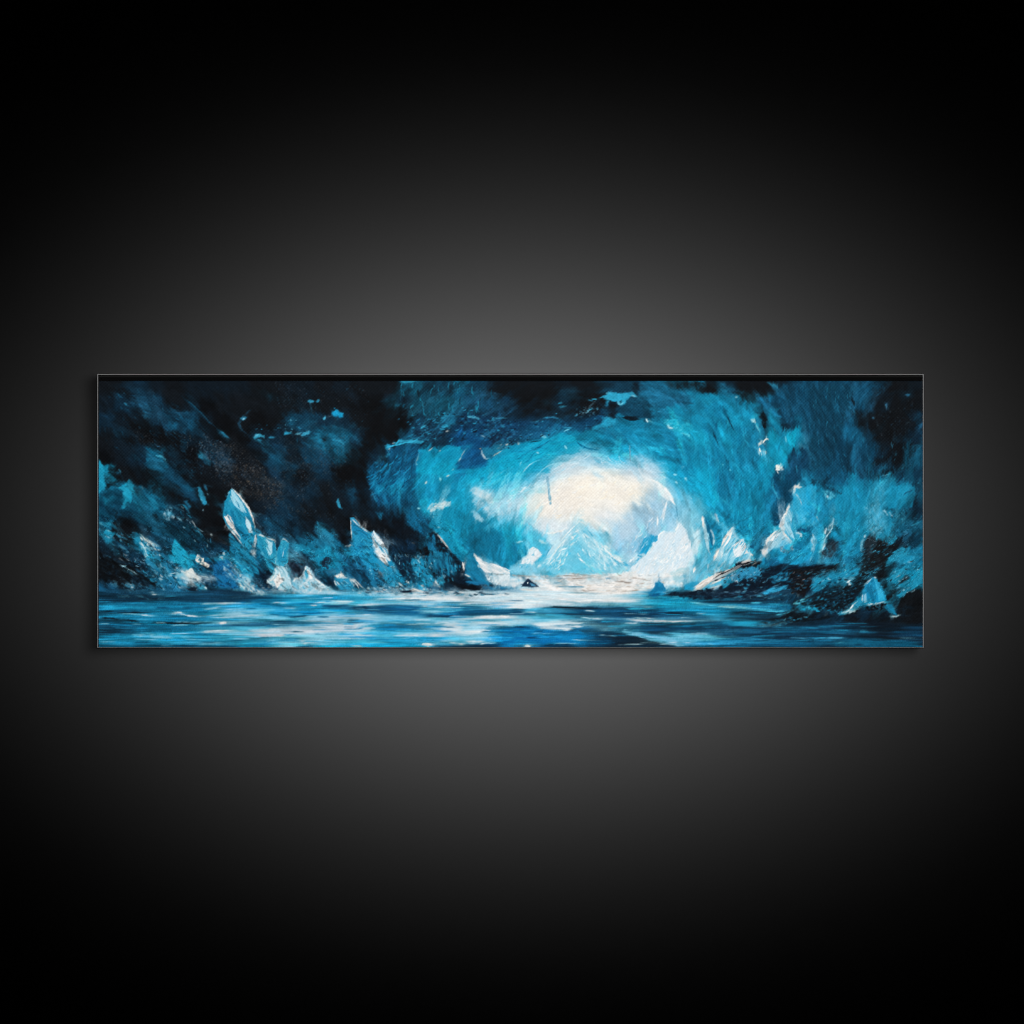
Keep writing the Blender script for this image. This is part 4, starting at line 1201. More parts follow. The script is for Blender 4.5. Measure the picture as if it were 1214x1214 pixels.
P 0f3554 s2 a0 : 0,660 200,665 500,650 700,640 1000,655 880,680 700,670 500,690 200,700 0,690
S f0ece8 w4 : 45,660 110,660
P 15689a s2 a0 : 0,690 300,690 860,680 1000,660 1214,650 1214,670 900,695 600,705 300,720 0,720
S c8c0c0 w2 : 820,640 1214,650
P 2a9cc8 s2 a0 o.9 k4fb4d8 : 0,740 300,740 760,770 1214,740 1214,800 900,810 600,830 300,840 0,830
P c9d3dc s2.5 a0 d.05 : 0,730 200,730 420,715 640,720 880,705 1060,685 1214,680 1214,740 1000,760 760,770 700,770 500,790 400,775 200,770 480,740 300,740 0,745
S d8d8dc w4 : 400,780 560,775 700,768
P 8ccbe0 s2.5 a0 : 650,790 800,800 1000,785 1214,775 1214,860 900,865 820,830 720,820
P 1a84b8 s2 a0 : 0,830 400,850 560,860 400,885 0,880
S f0eeea w3 : 790,825 830,832 850,850 890,865
S d8ecf0 w2 : 840,840 900,850
P 0e3a5c s1.5 a0 : 800,870 950,872 940,892 800,892 ; 0,872 200,878 200,892 0,892
T 2 2
P 17628c s3 r4 a45 k11486c : 0,0 400,0 440,60 360,140 460,280 380,310 240,290 130,230 0,140
P 1a86b4 s3 a50 r2 : 220,0 400,0 500,100 560,130 640,220 680,250 560,190 440,160 360,140 300,80
P 0f3a5a s4 a45 d.2 : 60,40 200,60 330,150 440,260 380,300 280,260 180,160
P 1f96c2 s2 r2 a40 : 480,230 560,230 620,300 540,310 490,290
P 0f2a44 s4 a60 d.15 : 540,30 740,20 740,150 760,240 700,260 640,190 600,110
P 1c8bb8 s2.5 a50 r2 : 740,60 860,110 960,240 940,280 820,240 750,160
P 11405f s4 a75 k1a7096 : 850,0 1214,0 1214,200 1060,200 960,190 880,110
P 0c1220 s3 r3 : 1120,0 1200,80 1214,140 1160,110
P 0b0e16 s2.5 r3 : 1060,225 1100,230 1150,280 1214,290 1214,320 1120,300 1060,260
P 0b1018 s2 r2 : 880,0 930,0 900,40 ; 900,160 960,180 960,210 920,190
P 3fa8cc s1.5 : 520,80 570,80 580,120 545,120
S e6e4e0 w5 e1.2 : 430,5 480,60 530,115
S b8d8e4 w4 : 490,0 540,80
S c0c4c0 w1.6 : 770,30 840,100
S b0a898 w1 : 340,150 360,180
F 2a80a8,0e2a44,8fb8c8,1a6a94 n70 l4 w1.2 a50 : 300,120 700,160 940,260 700,300 440,300
P 2a94bc s2 r2 : 980,230 1040,200 1060,290 1010,310
S ece8e0 w3.5 : 965,245 1015,320
S c0d8dc w2 : 1040,200 1055,230
P 0d1a2e s3 r3 : 0,300 60,330 170,360 160,380 0,360
P 2a8cb8 s1.5 r2 : 10,240 60,220 160,240 190,350 60,340 20,310
P ece6de s1 r2 e1 : 10,205 60,195 80,180 110,220 140,235 70,230 15,220
S e4e4dc w2.5 : 150,245 190,290 200,340 ; 70,270 130,325
S d8dcd8 w2 : 150,240 210,260 300,350 ; 10,270 40,310
P 14507a s2.5 r2 : 840,300 1000,320 1060,360 900,350
F e0e0dc,8fc4d8,1a6a94,0d1a2e n120 l5 w1.4 a8 : 320,310 700,300 960,340 1214,360 1214,390 700,390 330,380
P 0c1626 s2 a5 r2 : 600,350 680,345 750,365 680,375
S ece4da w3 : 620,280 640,300 670,318 ; 690,260 730,285
S e8e0d8 w3 : 730,340 800,358 880,370
S d8dcd8 w2 : 830,300 870,320
P 1b5c86 s2 : 1060,380 1190,375 1150,400 1070,400
P 2ba0ce s2 a0 : 0,395 300,390 440,410 400,440 200,450 0,440
P d3dde3 s2 a0 d.05 : 420,410 800,390 1214,370 1214,440 900,440 400,440
P ece6e0 s2 r2 a5 : 780,385 880,370 960,395 900,410 820,400
S eef0ee w3 : 700,432 900,430 1214,435
S 3aa4cc w2 : 440,415 700,420
P 4fb2d6 s2 a0 : 0,450 250,450 500,455 900,450 1214,450 1214,480 800,480 400,490 0,490
P d0dade s2 a0 : 0,450 100,465 160,480 100,492 0,490
S d8e0e4 w2.5 : 180,490 500,480
P 0f3b60 s2.5 a0 k124a74 : 0,500 180,500 420,500 700,495 1000,500 1214,520 1214,560 850,580 400,580 0,575
P 1880bc s2.5 a0 : 0,510 150,515 160,570 0,580
P 0b1220 s2.5 a0 : 170,515 260,500 350,515 300,530 230,532
P 5ab4d2 s1.5 r2 a0 : 820,520 900,508 1214,508 1214,545 1060,555 880,545
S d8e0e0 w2 : 840,545 1000,548 1090,545 ; 880,515 1060,510
P 16609a s2 a0 : 300,560 1214,560 1214,600 700,600 400,580
S 0c2440 w3 : 850,590 1000,595 1214,590
P b5cfdb s2.5 a0 d.05 : 0,590 250,590 400,600 700,600 1214,610 1214,650 800,640 500,650 250,640 0,640
S 0f3a5c w2.5 : 120,632 250,632
S 3f6a80 w2 : 30,632 100,630
P 2f9cc8 o.8 s2 a0 : 440,600 740,620 660,645 300,650
P 12507c s2.5 a0 : 350,690 560,660 800,660 860,690 1000,690 1020,720 1080,750 700,760 450,730 500,700
P 1a86b6 o.8 s2 a0 : 340,680 500,660 440,700 460,730 380,720
P c9d6de s2.5 a0 : 0,660 160,660 300,690 380,720 240,750 60,750 0,740
P 8fcade s2 a0 : 870,650 1000,640 1060,660 1040,690 900,680
P d4e2e8 s1.5 r3 e.8 : 1010,720 1060,660 1140,645 1214,660 1214,750 1080,755 1040,735
P 4fb6da s2 a0 : 0,745 400,745 650,730 1214,770 1214,790 700,790 300,790 0,780
S e6e6e6 w4 : 600,775 760,768 860,770 1080,772
S c8dce4 w3 : 200,770 400,775
P 1f9ad0 s2.5 a0 k1684bc : 0,790 400,795 800,790 1100,790 1214,800 1214,870 0,880
P 6fc2d8 o.8 s2.5 d.1 : 0,800 100,790 180,830 80,870 0,860
P 7cc6de s3 r2 : 1080,790 1214,760 1214,860 1100,840
P 0f3c60 s1.5 a0 : 930,870 1214,865 1214,892 930,892
P f0e8de s1.2 r2 : 840,855 900,850 940,860 900,880 870,870
S dce8ec w2 : 900,858 980,855
S e0e4e0 w2.5 : 1080,845 1214,858
S c8c0b0 w2.5 : 180,880 290,880
T 3 2
P 12759c s2 : 240,0 650,0 640,70 540,140 510,150 440,110 360,90 290,60
P a5cfdf s2 r2 a5 : 300,190 500,200 700,220 700,300 540,310 400,290 340,230
P 7cc5dc s1.5 r1.5 : 530,180 560,120 600,110 660,60 690,30 730,20 780,80 800,130 900,130 800,200 600,200
P dfe6e8 s1.2 r1 : 660,70 700,25 735,0 850,0 860,20 780,80 760,120 740,60 680,90
P 66c2dc s3 r2 a-35 k4ab6d6 : 780,100 860,20 960,0 1214,0 1214,150 1000,220 860,200 800,160
P 8ccfe2 o.6 s3 d.3 a-30 : 860,150 1000,120 1214,60 1214,180 1000,220
S e8eae6 w2.5 : 905,110 960,20
S d8e8ea w3 : 820,130 850,110
P dde1e3 s2 a0 r2 : 440,230 700,220 900,230 1100,190 1214,180 1214,370 900,350 830,300 720,240 660,300 560,320 420,290
P f0ece8 s2 a0 : 830,290 940,270 1214,270 1214,310 1000,310 1214,330 1214,380 940,350 860,320
P 0c1a2c s3 r4 : 0,0 60,50 120,170 130,180 200,260 290,330 200,340 0,300
P 11547c s3 a70 : 60,30 110,80 100,160 40,120
P 17719c s3 a50 r2 : 130,40 220,40 300,180 380,280 290,290 200,230 130,180
P dfe3e4 s1 r1.5 e.8 a25 : 215,0 240,20 290,70 350,100 430,110 490,150 530,180 480,195 380,190 310,180 270,100
S f4ecdf w3 : 215,5 260,70 300,140
S e4e0d8 w3 : 110,90 115,140 125,170
S cfd8d4 w3.5 : 130,200 190,220
S d0dcdc w3 : 250,110 270,140
P 1a6a9a s2.5 r2 a10 : 300,310 430,320 560,330 680,355 660,370 400,380 300,360
P 103a60 o.8 s2 a5 : 420,330 560,350 640,370 500,370
P 0b0e16 s2 r3 a5 : 0,280 180,290 260,320 300,340 240,350 100,330 0,310
P 16406a s2 : 0,380 60,375 60,395 0,395
S a89c90 w1.6 : 340,195 560,205 800,220 980,230
S 8a9aa4 w1.5 : 580,215 760,220 ; 900,240 1214,235
S 6a9ab0 w2 : 970,315 1214,318 ; 960,280 1060,275
S c0a898 w1.2 : 420,275 480,290
F c0b4a8,a8bcc8,f4f0ec n50 l7 w1 a0 : 440,230 1214,200 1214,360 860,340
P e4e4e2 s2 a0 : 640,330 830,320 900,340 800,365 660,355
S e4d8cc w2 : 640,340 740,345 800,350
P e2e6e8 s2 a0 r2 : 60,380 140,360 280,395 480,390 700,380 900,390 640,430 300,450 0,440 0,400
S 0f2440 w2 : 260,385 420,392
P 1b2f4a s1 r1.5 : 660,300 720,240 740,245 770,270 830,310 800,318 700,310
P 3a78a0 s1.5 : 735,270 770,285 790,310 750,305
S e8ecec w2 : 722,275 732,300
P b5cdd6 s2.5 a0 : 480,400 800,370 1000,400 1214,390 1214,450 900,470 600,460
S f2f0ee w5 : 980,410 1100,435 1214,440
S f0f0ee w3 : 0,440 110,440
P c5d6dc s2 a0 : 0,450 300,450 700,460 1000,470 900,510 600,530 380,520 160,480 60,490 0,480
P f2f0ee s2 a0 : 280,540 400,510 600,500 720,510 640,525 440,530
P 3a9cc6 s2 a0 : 0,460 80,465 60,485 0,485
S eeecea w3 : 60,490 160,480 200,470
P 1f74a4 s2 a0 : 60,500 300,490 220,540 0,545 0,510
P 0f3a5e s1.5 r1.5 a0 k124a74 : 0,555 200,545 400,545 520,530 640,535 700,565 780,580 640,580 400,585 100,590 0,590
P 0d2a48 s2 a0 : 920,505 1214,510 1214,570 1100,590 800,580 680,540 860,540
P 1a5a88 o.6 s2 a0 : 760,545 1000,530 1200,545 1000,565
P d0dce0 s2 a0 d.05 : 0,600 260,595 500,600 780,600 740,660 500,700 200,690 0,690
P 7cc2d8 o.8 s3 r3 d.2 : 0,630 180,630 250,680 100,700 0,690
P 6fb8d0 o.6 s3 d.2 r2 : 500,620 740,620 700,680 520,680
S f4f2f0 w4 : 200,602 400,598 620,600
P 2a8cba s2 a0 : 780,610 1000,595 1214,600 1214,640 1000,640 800,650
P 1680bc s2 r1.5 a3 k1070ac : 360,750 400,700 560,710 740,715 860,710 960,740 1214,720 1214,880 400,880 410,800
P cfdfe4 s1.5 a0 r1.5 : 760,660 960,645 1214,640 1214,690 1100,710 1000,730 900,720 840,690 770,690
P 0e3c64 s1.5 r1.5 : 440,705 600,700 640,690 740,705 720,715 560,715
P 124f7e s2 : 940,735 1110,710 1214,720 1214,740 1000,745
S 0e2c4a w2 : 1170,760 1214,765
S 5ab4d8 w1.6 : 460,790 640,800
P 8ccbe0 s2 r2 : 0,740 200,720 370,730 380,800 320,860 0,860
P cfe0e8 s1.5 a0 : 110,745 370,725 350,750 180,770
P 3aa2cc o.7 s4 d.2 : 0,780 160,770 120,850 0,860
S e4e8e8 w3 : 120,835 340,838
P 0d2034 s1.5 a0 : 0,865 80,868 360,868 420,850 440,892 0,892
P 0e2c48 s1.5 a0 : 840,840 960,845 1100,860 1150,892 860,892
S f0e8de w3.5 : 80,860 130,858
S e8e0d4 w3 : 270,858 330,862
P ede6da s.8 r.5 : 695,870 715,858 735,860 755,880 745,885 720,872 700,882
S 8fc0d8 w1.5 : 1145,840 1148,860
T 4 2
P 8ccde0 s2 r2 a45 k5cbcd8 : 0,0 320,0 420,80 520,140 580,150 500,190 300,190 0,190
P 56bcd8 s4 a20 d.1 : 0,120 120,90 190,170 60,190 0,180
P d8e6ea o.8 s2 a45 d.1 : 320,0 380,0 500,100 540,130 470,110 380,50
P b0d2e2 s3 r2 : 400,0 660,0 640,60 580,120 480,40
S f2f4f2 w2.5 : 80,40 150,100 190,120
S f4f4f0 w3 : 410,10 480,70 550,110
S 1f90ba w3 : 380,10 450,80 ; 480,80 560,120
S f0f0ee w2.5 : 300,0 340,60
F f0f4f2,3aaed2,8fd0e2 n40 l8 w1.2 a48 : 40,20 320,20 500,150 200,180
S eef0f0 w3 : 560,90 640,20
S 2f98c4 w3 : 640,70 700,20
P 158fc0 s1.5 : 650,0 720,0 690,20
P e6ecee s2 r2 a-40 : 720,0 1090,0 1100,140 1040,200 900,240 700,230 560,190 660,90
P c5dfe8 o.7 s4 d.2 r3 : 760,80 880,60 1000,110 860,180 740,140
S f0e8de w2 : 560,190 640,170 740,130
P f2f0ea s2 a-10 : 880,220 1000,170 1090,150 1080,190 960,230
P a8d4e4 s3 a80 : 1090,0 1180,0 1190,100 1150,200 1100,200
S f4f2ee w3 : 1190,135 1175,190
P 1a88b4 s2 : 1185,0 1214,0 1214,60 1195,80
P 8ccadd s2 a-20 d.1 : 980,250 1100,200 1214,220 1200,260 1080,290
P e7e3de s2 a0 r2 : 0,190 300,200 560,200 700,240 880,250 800,280 740,380 500,400 200,385 0,380
P e8ece8 s2 r2 : 880,270 1080,270 1080,300 960,290
P cfd8dc s2.5 a0 : 100,240 340,230 560,240 400,265 200,270
P ede9e4 s2 a0 : 0,290 300,280 700,290 760,330 500,370 200,370 0,360
S 8a8078 w1.5 : 0,185 140,205 300,215
S 9a9088 w1.3 : 0,235 180,232 320,215 ; 560,230 700,245 780,270
S 4a8ab0 w2 : 340,235 400,240
S 6a9ab0 w2 : 0,318 160,318
S 8a7a6c w1.2 : 120,350 150,355 ; 600,355 670,348 ; 500,370 560,345
S 6a8a94 w1.5 : 0,378 200,382 350,390
F b8a898,a0a8ac,d8d0c8,f4f0ec n60 l7 w1 a0 : 0,190 700,220 760,340 100,380
P 1f88bc s1 r1.5 k156a9c : 750,370 800,320 805,280 870,270 890,300 910,360 880,390 760,395
P 0f4a78 s1.5 r1 : 770,370 850,375 850,400 760,395
S cfe0e4 w2 : 800,280 775,330 750,360
S c8a888 w1.2 : 870,268 900,275
P dfe4e6 s2 r2 a0 : 960,410 1080,410 1100,430 960,440
P 1f90be s1.5 r1.5 : 1090,320 1130,280 1214,270 1214,310 1160,340 1090,350
P ece6e0 s1 : 1190,330 1214,310 1214,345
P 0c1626 s1.5 r4 d.15 : 740,400 800,385 900,400 960,360 1060,380 1100,350 1214,370 1214,440 1060,400 960,400 850,410
S e8e8e6 w2.5 : 900,375 940,360
P b5ccd4 s2.5 a0 : 0,395 400,400 700,420 600,440 200,425 0,420
P eceeec s2 a0 : 300,410 480,430 740,450 640,470 400,470 100,460 0,450
S e8e8e6 w5 : 0,435 200,440 400,450 600,455
P 17749c s2 a0 : 560,420 740,420 860,430 940,455 800,455 640,435
P 17a0c8 s2.5 a0 : 760,460 960,470 1214,470 1214,520 1000,520 800,510 700,490
P 3aa8c8 o.7 s3 a0 : 200,460 500,480 780,480 600,505 240,500
P 0e2c4a s2.5 a0 k123c60 : 0,510 200,500 400,490 560,510 800,520 1000,540 900,560 1214,580 1214,640 900,630 500,620 200,600 0,600
P 16588a o.7 s2.5 a0 : 0,540 300,520 600,530 500,560 100,560
P 1684b0 s2 a0 : 820,520 1214,530 1214,570 1000,560 860,545
S c0e0e6 w2 : 560,508 700,508 820,508
S 2f88ac w1.5 : 650,560 760,560
S 0b1828 w3 : 900,565 1100,570 ; 0,512 200,520 330,520
P 9cc4d6 s2 a0 : 0,600 120,600 380,605 500,625 320,620 100,610
S c0c8cc w3.5 : 500,620 700,630 880,640 1000,645
S 8fa0b0 w2.5 : 1000,640 1214,645
P 15689a s2.5 a0 k10487a : 480,645 760,660 900,690 1214,690 1214,740 1000,745 760,735 660,740
P 0f3a60 s2.5 a0 : 140,630 340,625 480,645 340,665 180,655
P 1070ac s3 a3 : 0,720 100,740 200,800 160,870 0,870
P 0f3a5c s3 a3 : 60,720 280,720 420,750 560,760 460,800 200,790
P cfdde2 s2 a0 : 0,640 120,640 180,670 400,670 520,690 400,720 200,710 0,700
P 4fb0d6 s2.5 a8 : 380,700 520,660 620,690 620,740 540,745 400,720
P 0d1e34 s2 a0 : 760,690 860,680 960,700 880,710
P 0c1424 s2 a0 : 1060,710 1214,700 1214,740 1100,735
P 0c2038 s2 a2 : 660,740 800,735 960,750 1000,780 860,785 740,760
P 0d1c2c s3 a5 : 300,790 500,760 640,790 820,830 1000,865 1040,892 360,892 400,830
P 0f4a78 s3 a3 : 150,800 360,800 400,860 180,880
P 4fa6cc s1.5 a10 : 640,740 760,770 860,790 1000,790 1214,790 1214,840 1120,880 1020,860 860,830 720,795 540,750
P 8cc4dc o.8 s2 a5 : 860,800 1000,800 1214,800 1100,830 960,830
S 0a1420 w1.5 : 510,725 515,750
S 0a1420 w2 : 15,840 25,850
P 0e2c44 s1.5 a0 o.8 : 0,872 1214,872 1214,892 0,892
T 5 2
P 1a8cba s3 r3 a-20 : 600,40 740,0 1214,0 1214,100 1000,110 860,100 760,120 690,60
P 135a86 s4 r3 : 740,60 860,40 900,100 780,140
P 6fc0dc s2 r2 a-55 k3fb0d4 : 0,0 600,0 590,60 440,110 260,190 80,330 0,350
P e8f0f2 s3 r2 a80 : 0,0 70,0 60,80 0,200
P 1f90ba s2 : 190,0 260,0 210,70 190,80
S f2ece6 w3 : 275,0 240,60
S f0f4f2 w3 : 70,135 50,185
S cfe6ec w2 : 320,0 340,60 ; 200,90 190,150 ; 420,10 380,80
S 6fd0e4 w2.5 : 600,20 630,50
P 0e1c30 s3 r4 : 200,350 420,290 560,240 700,250 800,200 760,140 860,110 980,110 1000,170 960,300 800,320 640,400 400,430 80,430 90,390
P 103048 s4 r3 : 700,380 960,340 1080,380 1060,450 800,460 640,430
P 16141a s3 r3 : 960,170 1060,160 1214,120 1214,240 1160,330 1080,420 980,320
F 8a7a78,2a4a66,0b0c10,4a3a3c n55 l4 w1.4 a-20 : 980,190 1214,130 1180,260 1020,280
P e0d4c8 s1 r2 a-30 e1 d.05 : 70,330 160,270 200,230 280,180 380,160 450,120 400,170 260,230 200,290 90,350
P 3fa2c6 s1.5 r2 a-30 d.1 : 220,270 380,210 410,240 330,290 180,350 130,340
P 2e86b4 s1.5 r3 a20 : 420,200 520,140 640,140 700,180 740,230 660,240 640,265 590,240 500,240 430,260
P 2a7ca8 s2 r2 : 650,170 720,170 740,230 690,235
P ece2d6 s.8 r1 : 500,90 590,55 605,70 580,100 500,110
P 0e1420 s1 r1 : 450,110 490,75 520,85 500,110 460,125
P 0b1018 s1 r1.5 : 390,155 500,120 600,90 690,65 700,80 650,130 600,120 540,130 420,160
S 0c1018 w2 : 270,185 380,170 440,140
S a89888 w1.5 : 600,120 680,70
S ece4da w2.5 : 210,300 290,260
S d8d8d0 w2 : 130,330 200,280
S e0d8d0 w1.5 : 200,330 330,300
P dfe0e0 s1 r2.5 : 410,210 450,190 470,200 440,250 490,260 460,270 420,240
S 9fd0e4 w2 : 500,160 600,150
P 12405e s4 r3 : 800,180 900,170 950,220 900,280 820,250
S 2f84ac w2.5 : 550,320 600,315 ; 570,330 580,318
F 2a4a68,0a0e16,4a6a84,14304a n75 l5 w1.3 a-8 : 100,370 600,300 700,400 120,430
P 1f7ca6 s2 r2 : 1010,160 1060,140 1070,190 1030,190
S c8c0bc w2 : 1030,250 1065,225
P 3096c4 s1.5 r2 a-20 d.05 : 710,380 740,345 800,320 880,300 950,290 930,330 820,355 740,380
S 8fd0e4 w1.8 : 800,315 900,290
S 4a7c98 w2 : 660,395 720,385 ; 770,430 850,400
P 8fa8b8 s2 : 1030,395 1060,400 1050,415
P 1f8cb6 s2.5 r2 : 1170,280 1190,230 1214,220 1214,370 1180,330
P 0d1828 s3 a0 : 0,410 100,430 600,440 900,460 800,480 300,480 0,450
P 14587e s2.5 a2 : 300,490 620,480 900,480 1000,490 980,540 860,550 700,530 400,520
P 3aaccc s2 a2 : 0,450 160,480 320,495 280,510 100,500 0,480
S 8fd4e2 w2 : 0,455 140,478 290,500
S 9ac8cc w2.5 : 330,492 480,505 620,520
S 4fb0d0 w3 : 620,520 760,535 860,545
S 4fb4d4 w2.5 : 600,468 700,465
S 2a90b4 w3 : 760,480 900,485 1000,485
S 7cd0e2 w4 : 1000,480 1060,460 1110,440 1150,430
P 1676a0 s2 a2 : 0,500 200,510 300,530 500,560 400,570 100,540 0,530
P 0d2038 s3 a8 : 0,570 140,570 240,620 340,660 200,670 0,640
P 0f3a5c o.8 s3 a5 : 0,600 200,620 340,660 100,670
P 0c1826 s4 a5 : 400,540 700,540 860,560 840,600 680,600 500,600
P 2a9ac2 s2.5 a6 k1f86ae : 100,550 250,560 420,610 560,635 700,690 640,695 440,690 340,660 240,610
P 3aaed4 s2 a0 : 340,660 480,640 650,640 690,690 560,680
S 6a90a4 w2 : 0,640 120,640 220,648
P 0b1016 s3 r4 : 660,640 800,610 940,570 1040,500 1090,550 1214,520 1214,600 1080,640 900,680 720,700
F 3f88a8,1a4a68,6a8a98 n55 l5 w1.3 a-15 : 660,640 840,620 960,630 860,690 700,700
P 1f80aa s2 r2 : 1040,490 1100,470 1120,500 1090,540
S 4fa8c8 w2.5 : 840,590 940,570 980,550
S 2a90b8 w3 : 1010,520 1080,500 1214,520
P 0e2a44 s3 a0 k113450 : 0,680 300,690 600,705 1214,690 1214,800 600,790 0,760
P 0a0f16 s2 r1.5 : 30,710 90,705 110,725 60,730
P 14527a o.7 s3 a0 : 200,740 600,715 1000,700 1214,700 1214,720 800,750 400,760
S 8fb4c8 w3 : 0,760 100,758 250,768
P 14608a s3 a0 k104a70 : 240,815 900,800 1214,850 1214,892 0,892 0,870
P 2594c4 s2 a0 : 0,800 200,795 420,800 360,815 200,820 0,815
P 2a9cc8 s2.5 a0 : 0,810 160,815 240,850 100,870 0,870
P 0c1c2e s3 a0 : 660,790 1214,800 1214,840 900,820
S 2f7ca8 w2 : 420,802 700,798
S 4f88a8 w2 : 960,795 1214,805
P 0b1018 s2 a0 : 60,870 280,870 320,892 40,892
S 6ab4cc w2 : 200,850 260,865
T 6 2
P 1b80aa s3 a75 r2 : 0,0 160,0 140,90 0,120
S 6fc0d8 w3 : 60,20 40,80
P 1a6f98 s3 r3 : 200,60 280,20 540,0 550,80 420,90 340,100 160,100
P 17191c s4 r4 a-35 : 120,110 340,110 300,200 100,210 0,280 0,200
P 1c2226 s4 r3 : 560,40 620,0 780,0 750,100 680,150 600,200 480,220 540,130
P 0f1114 s5 r4 : 480,310 660,180 780,180 760,280 860,370 900,410 1100,300 1110,700 900,740 700,650 780,590 900,580 760,440 720,300 640,220 560,290 520,380 440,430
P 0e2438 s5 r4 : 0,360 100,370 300,330 480,360 430,460 300,560 150,560 0,500
P 0c1420 s5 a0 : 150,600 560,560 720,620 900,720 700,740 400,680 0,640 0,580
F 24485e,0e1418,3f6a80,1a5878 n90 l5 w1.5 a-35 : 0,120 560,80 660,140 460,320 60,340
P 2a94be s2 : 160,100 220,70 350,90 340,105
P 1b86b0 s2 r4 a-30 d.05 : 60,290 110,230 200,200 340,190 380,170 350,250 240,260 180,320 70,350
P 2088b2 s2 r3 a-30 d.05 : 340,150 400,105 430,120 420,150 510,135 510,170 440,220 420,190
P 5aa8c4 s1.2 r3 d.35 : 350,210 440,200 460,240 430,310 390,290
S dfe8e8 w2.5 : 400,270 430,300
P 17608a s2 a-35 d.15 : 440,290 540,190 620,130 680,140 560,220 470,300
P 1f8ab4 s2.5 r3 a-20 : 750,90 800,50 900,20 1060,0 1050,50 940,100 840,80 780,125
P 2092ba s2 a-35 r3 : 1040,130 1110,110 1110,280 1000,330 900,400 860,390 940,320 1000,270 1050,220
P 2292bc s2 a-35 : 770,255 860,190 960,125 990,140 840,260 790,320
P 1d2a34 s2 a-35 r3 d.2 : 850,300 970,190 990,230 880,310
S 3a84a4 w2 : 850,380 900,405 960,360 ; 860,330 900,320
F 1f6a92,0a0f16,2f84ac,0e1c2c n110 l4 w1.6 : 60,360 460,340 430,460 300,580 160,560
P 3f84a8 s2 : 260,460 300,445 295,485 270,485
P 3a94b4 s1 : 335,330 350,325 355,345
P 2a9ac8 s.8 r.8 a70 k1f86b8 e.5 : 560,290 640,225 660,235 710,300 765,440 700,455 640,470 570,465 530,400 545,340
P 8fc4de o.8 s2 a75 : 555,390 590,390 600,450 560,440
P 1672a0 s1.5 a75 : 590,320 650,330 680,450 660,455
P 35b0dc s2 a70 : 660,260 720,340 755,430 700,440
S e8f0f0 w2.2 : 645,222 670,240
S cfe8f0 w1.8 : 640,230 565,290 550,340
S e8ecec w2 : 535,400 545,470
P 2a8cb4 s1 r2 : 440,510 480,450 530,430 545,490 470,515
S e4f0f2 w2.5 : 420,550 450,480 460,450
P 8fd0e2 s1 r2 d.15 a-15 : 330,570 420,530 520,510 440,550 370,580
P 2f90b8 s1.5 : 310,570 350,545 370,575 320,585
S e8eeee w2.5 : 400,560 480,545
P 1f3a54 s2 r2 : 600,490 740,460 740,500 640,510
F b8d0d8,2a6a8c,0d1218 n30 l4 w1.5 : 560,480 760,460 740,540 640,530
S c8e0e8 w2 : 560,485 640,475 770,450
P 1c78a2 s1 r1.5 a50 : 750,510 790,480 830,490 850,560 870,590 820,570 780,540
S bfd4dc w2 : 790,590 830,602 910,578
S 2f94be w3 : 770,520 820,580
P 2590b8 s2 a5 : 0,510 110,510 130,540 80,545 0,530
S 6fc0d8 w2 : 0,512 110,512
S 5ac0de w4 : 0,440 20,460
P 3a7c9c s2 : 160,530 190,525 180,550
S 5a6a74 w1.5 : 180,600 210,570
P 0e2a42 s4 a0 : 0,640 300,640 560,700 640,760 300,800 0,780
P 154e74 s3 a0 : 0,700 200,700 400,720 200,740 0,740
P 0b0f16 s3 a0 : 380,760 640,760 900,790 880,800 500,790
S 3a88ae w3 : 500,745 600,740
P 11304c s5 : 900,690 1110,680 1110,790 960,790
P 0b121c s2.5 a0 : 0,810 180,830 360,830 260,860 0,850
P 3a90c0 s1.5 a0 : 140,815 200,800 400,800 300,815 180,825
S 1f6a94 w2.5 : 0,800 140,805
S 7fb8d8 w2 : 200,802 380,800
S 5a7c90 w2 : 880,800 1060,803
P 176a92 s3 a0 k13587c : 300,850 380,830 600,825 900,825 1000,850 960,892 500,892 300,870
S 4fa0bc w2 : 300,850 370,835
P 3a7c98 s2 : 1010,840 1050,838 1050,855
P 0e2c44 s2 a0 o.7 : 0,872 1110,872 1110,892 0,892
'''

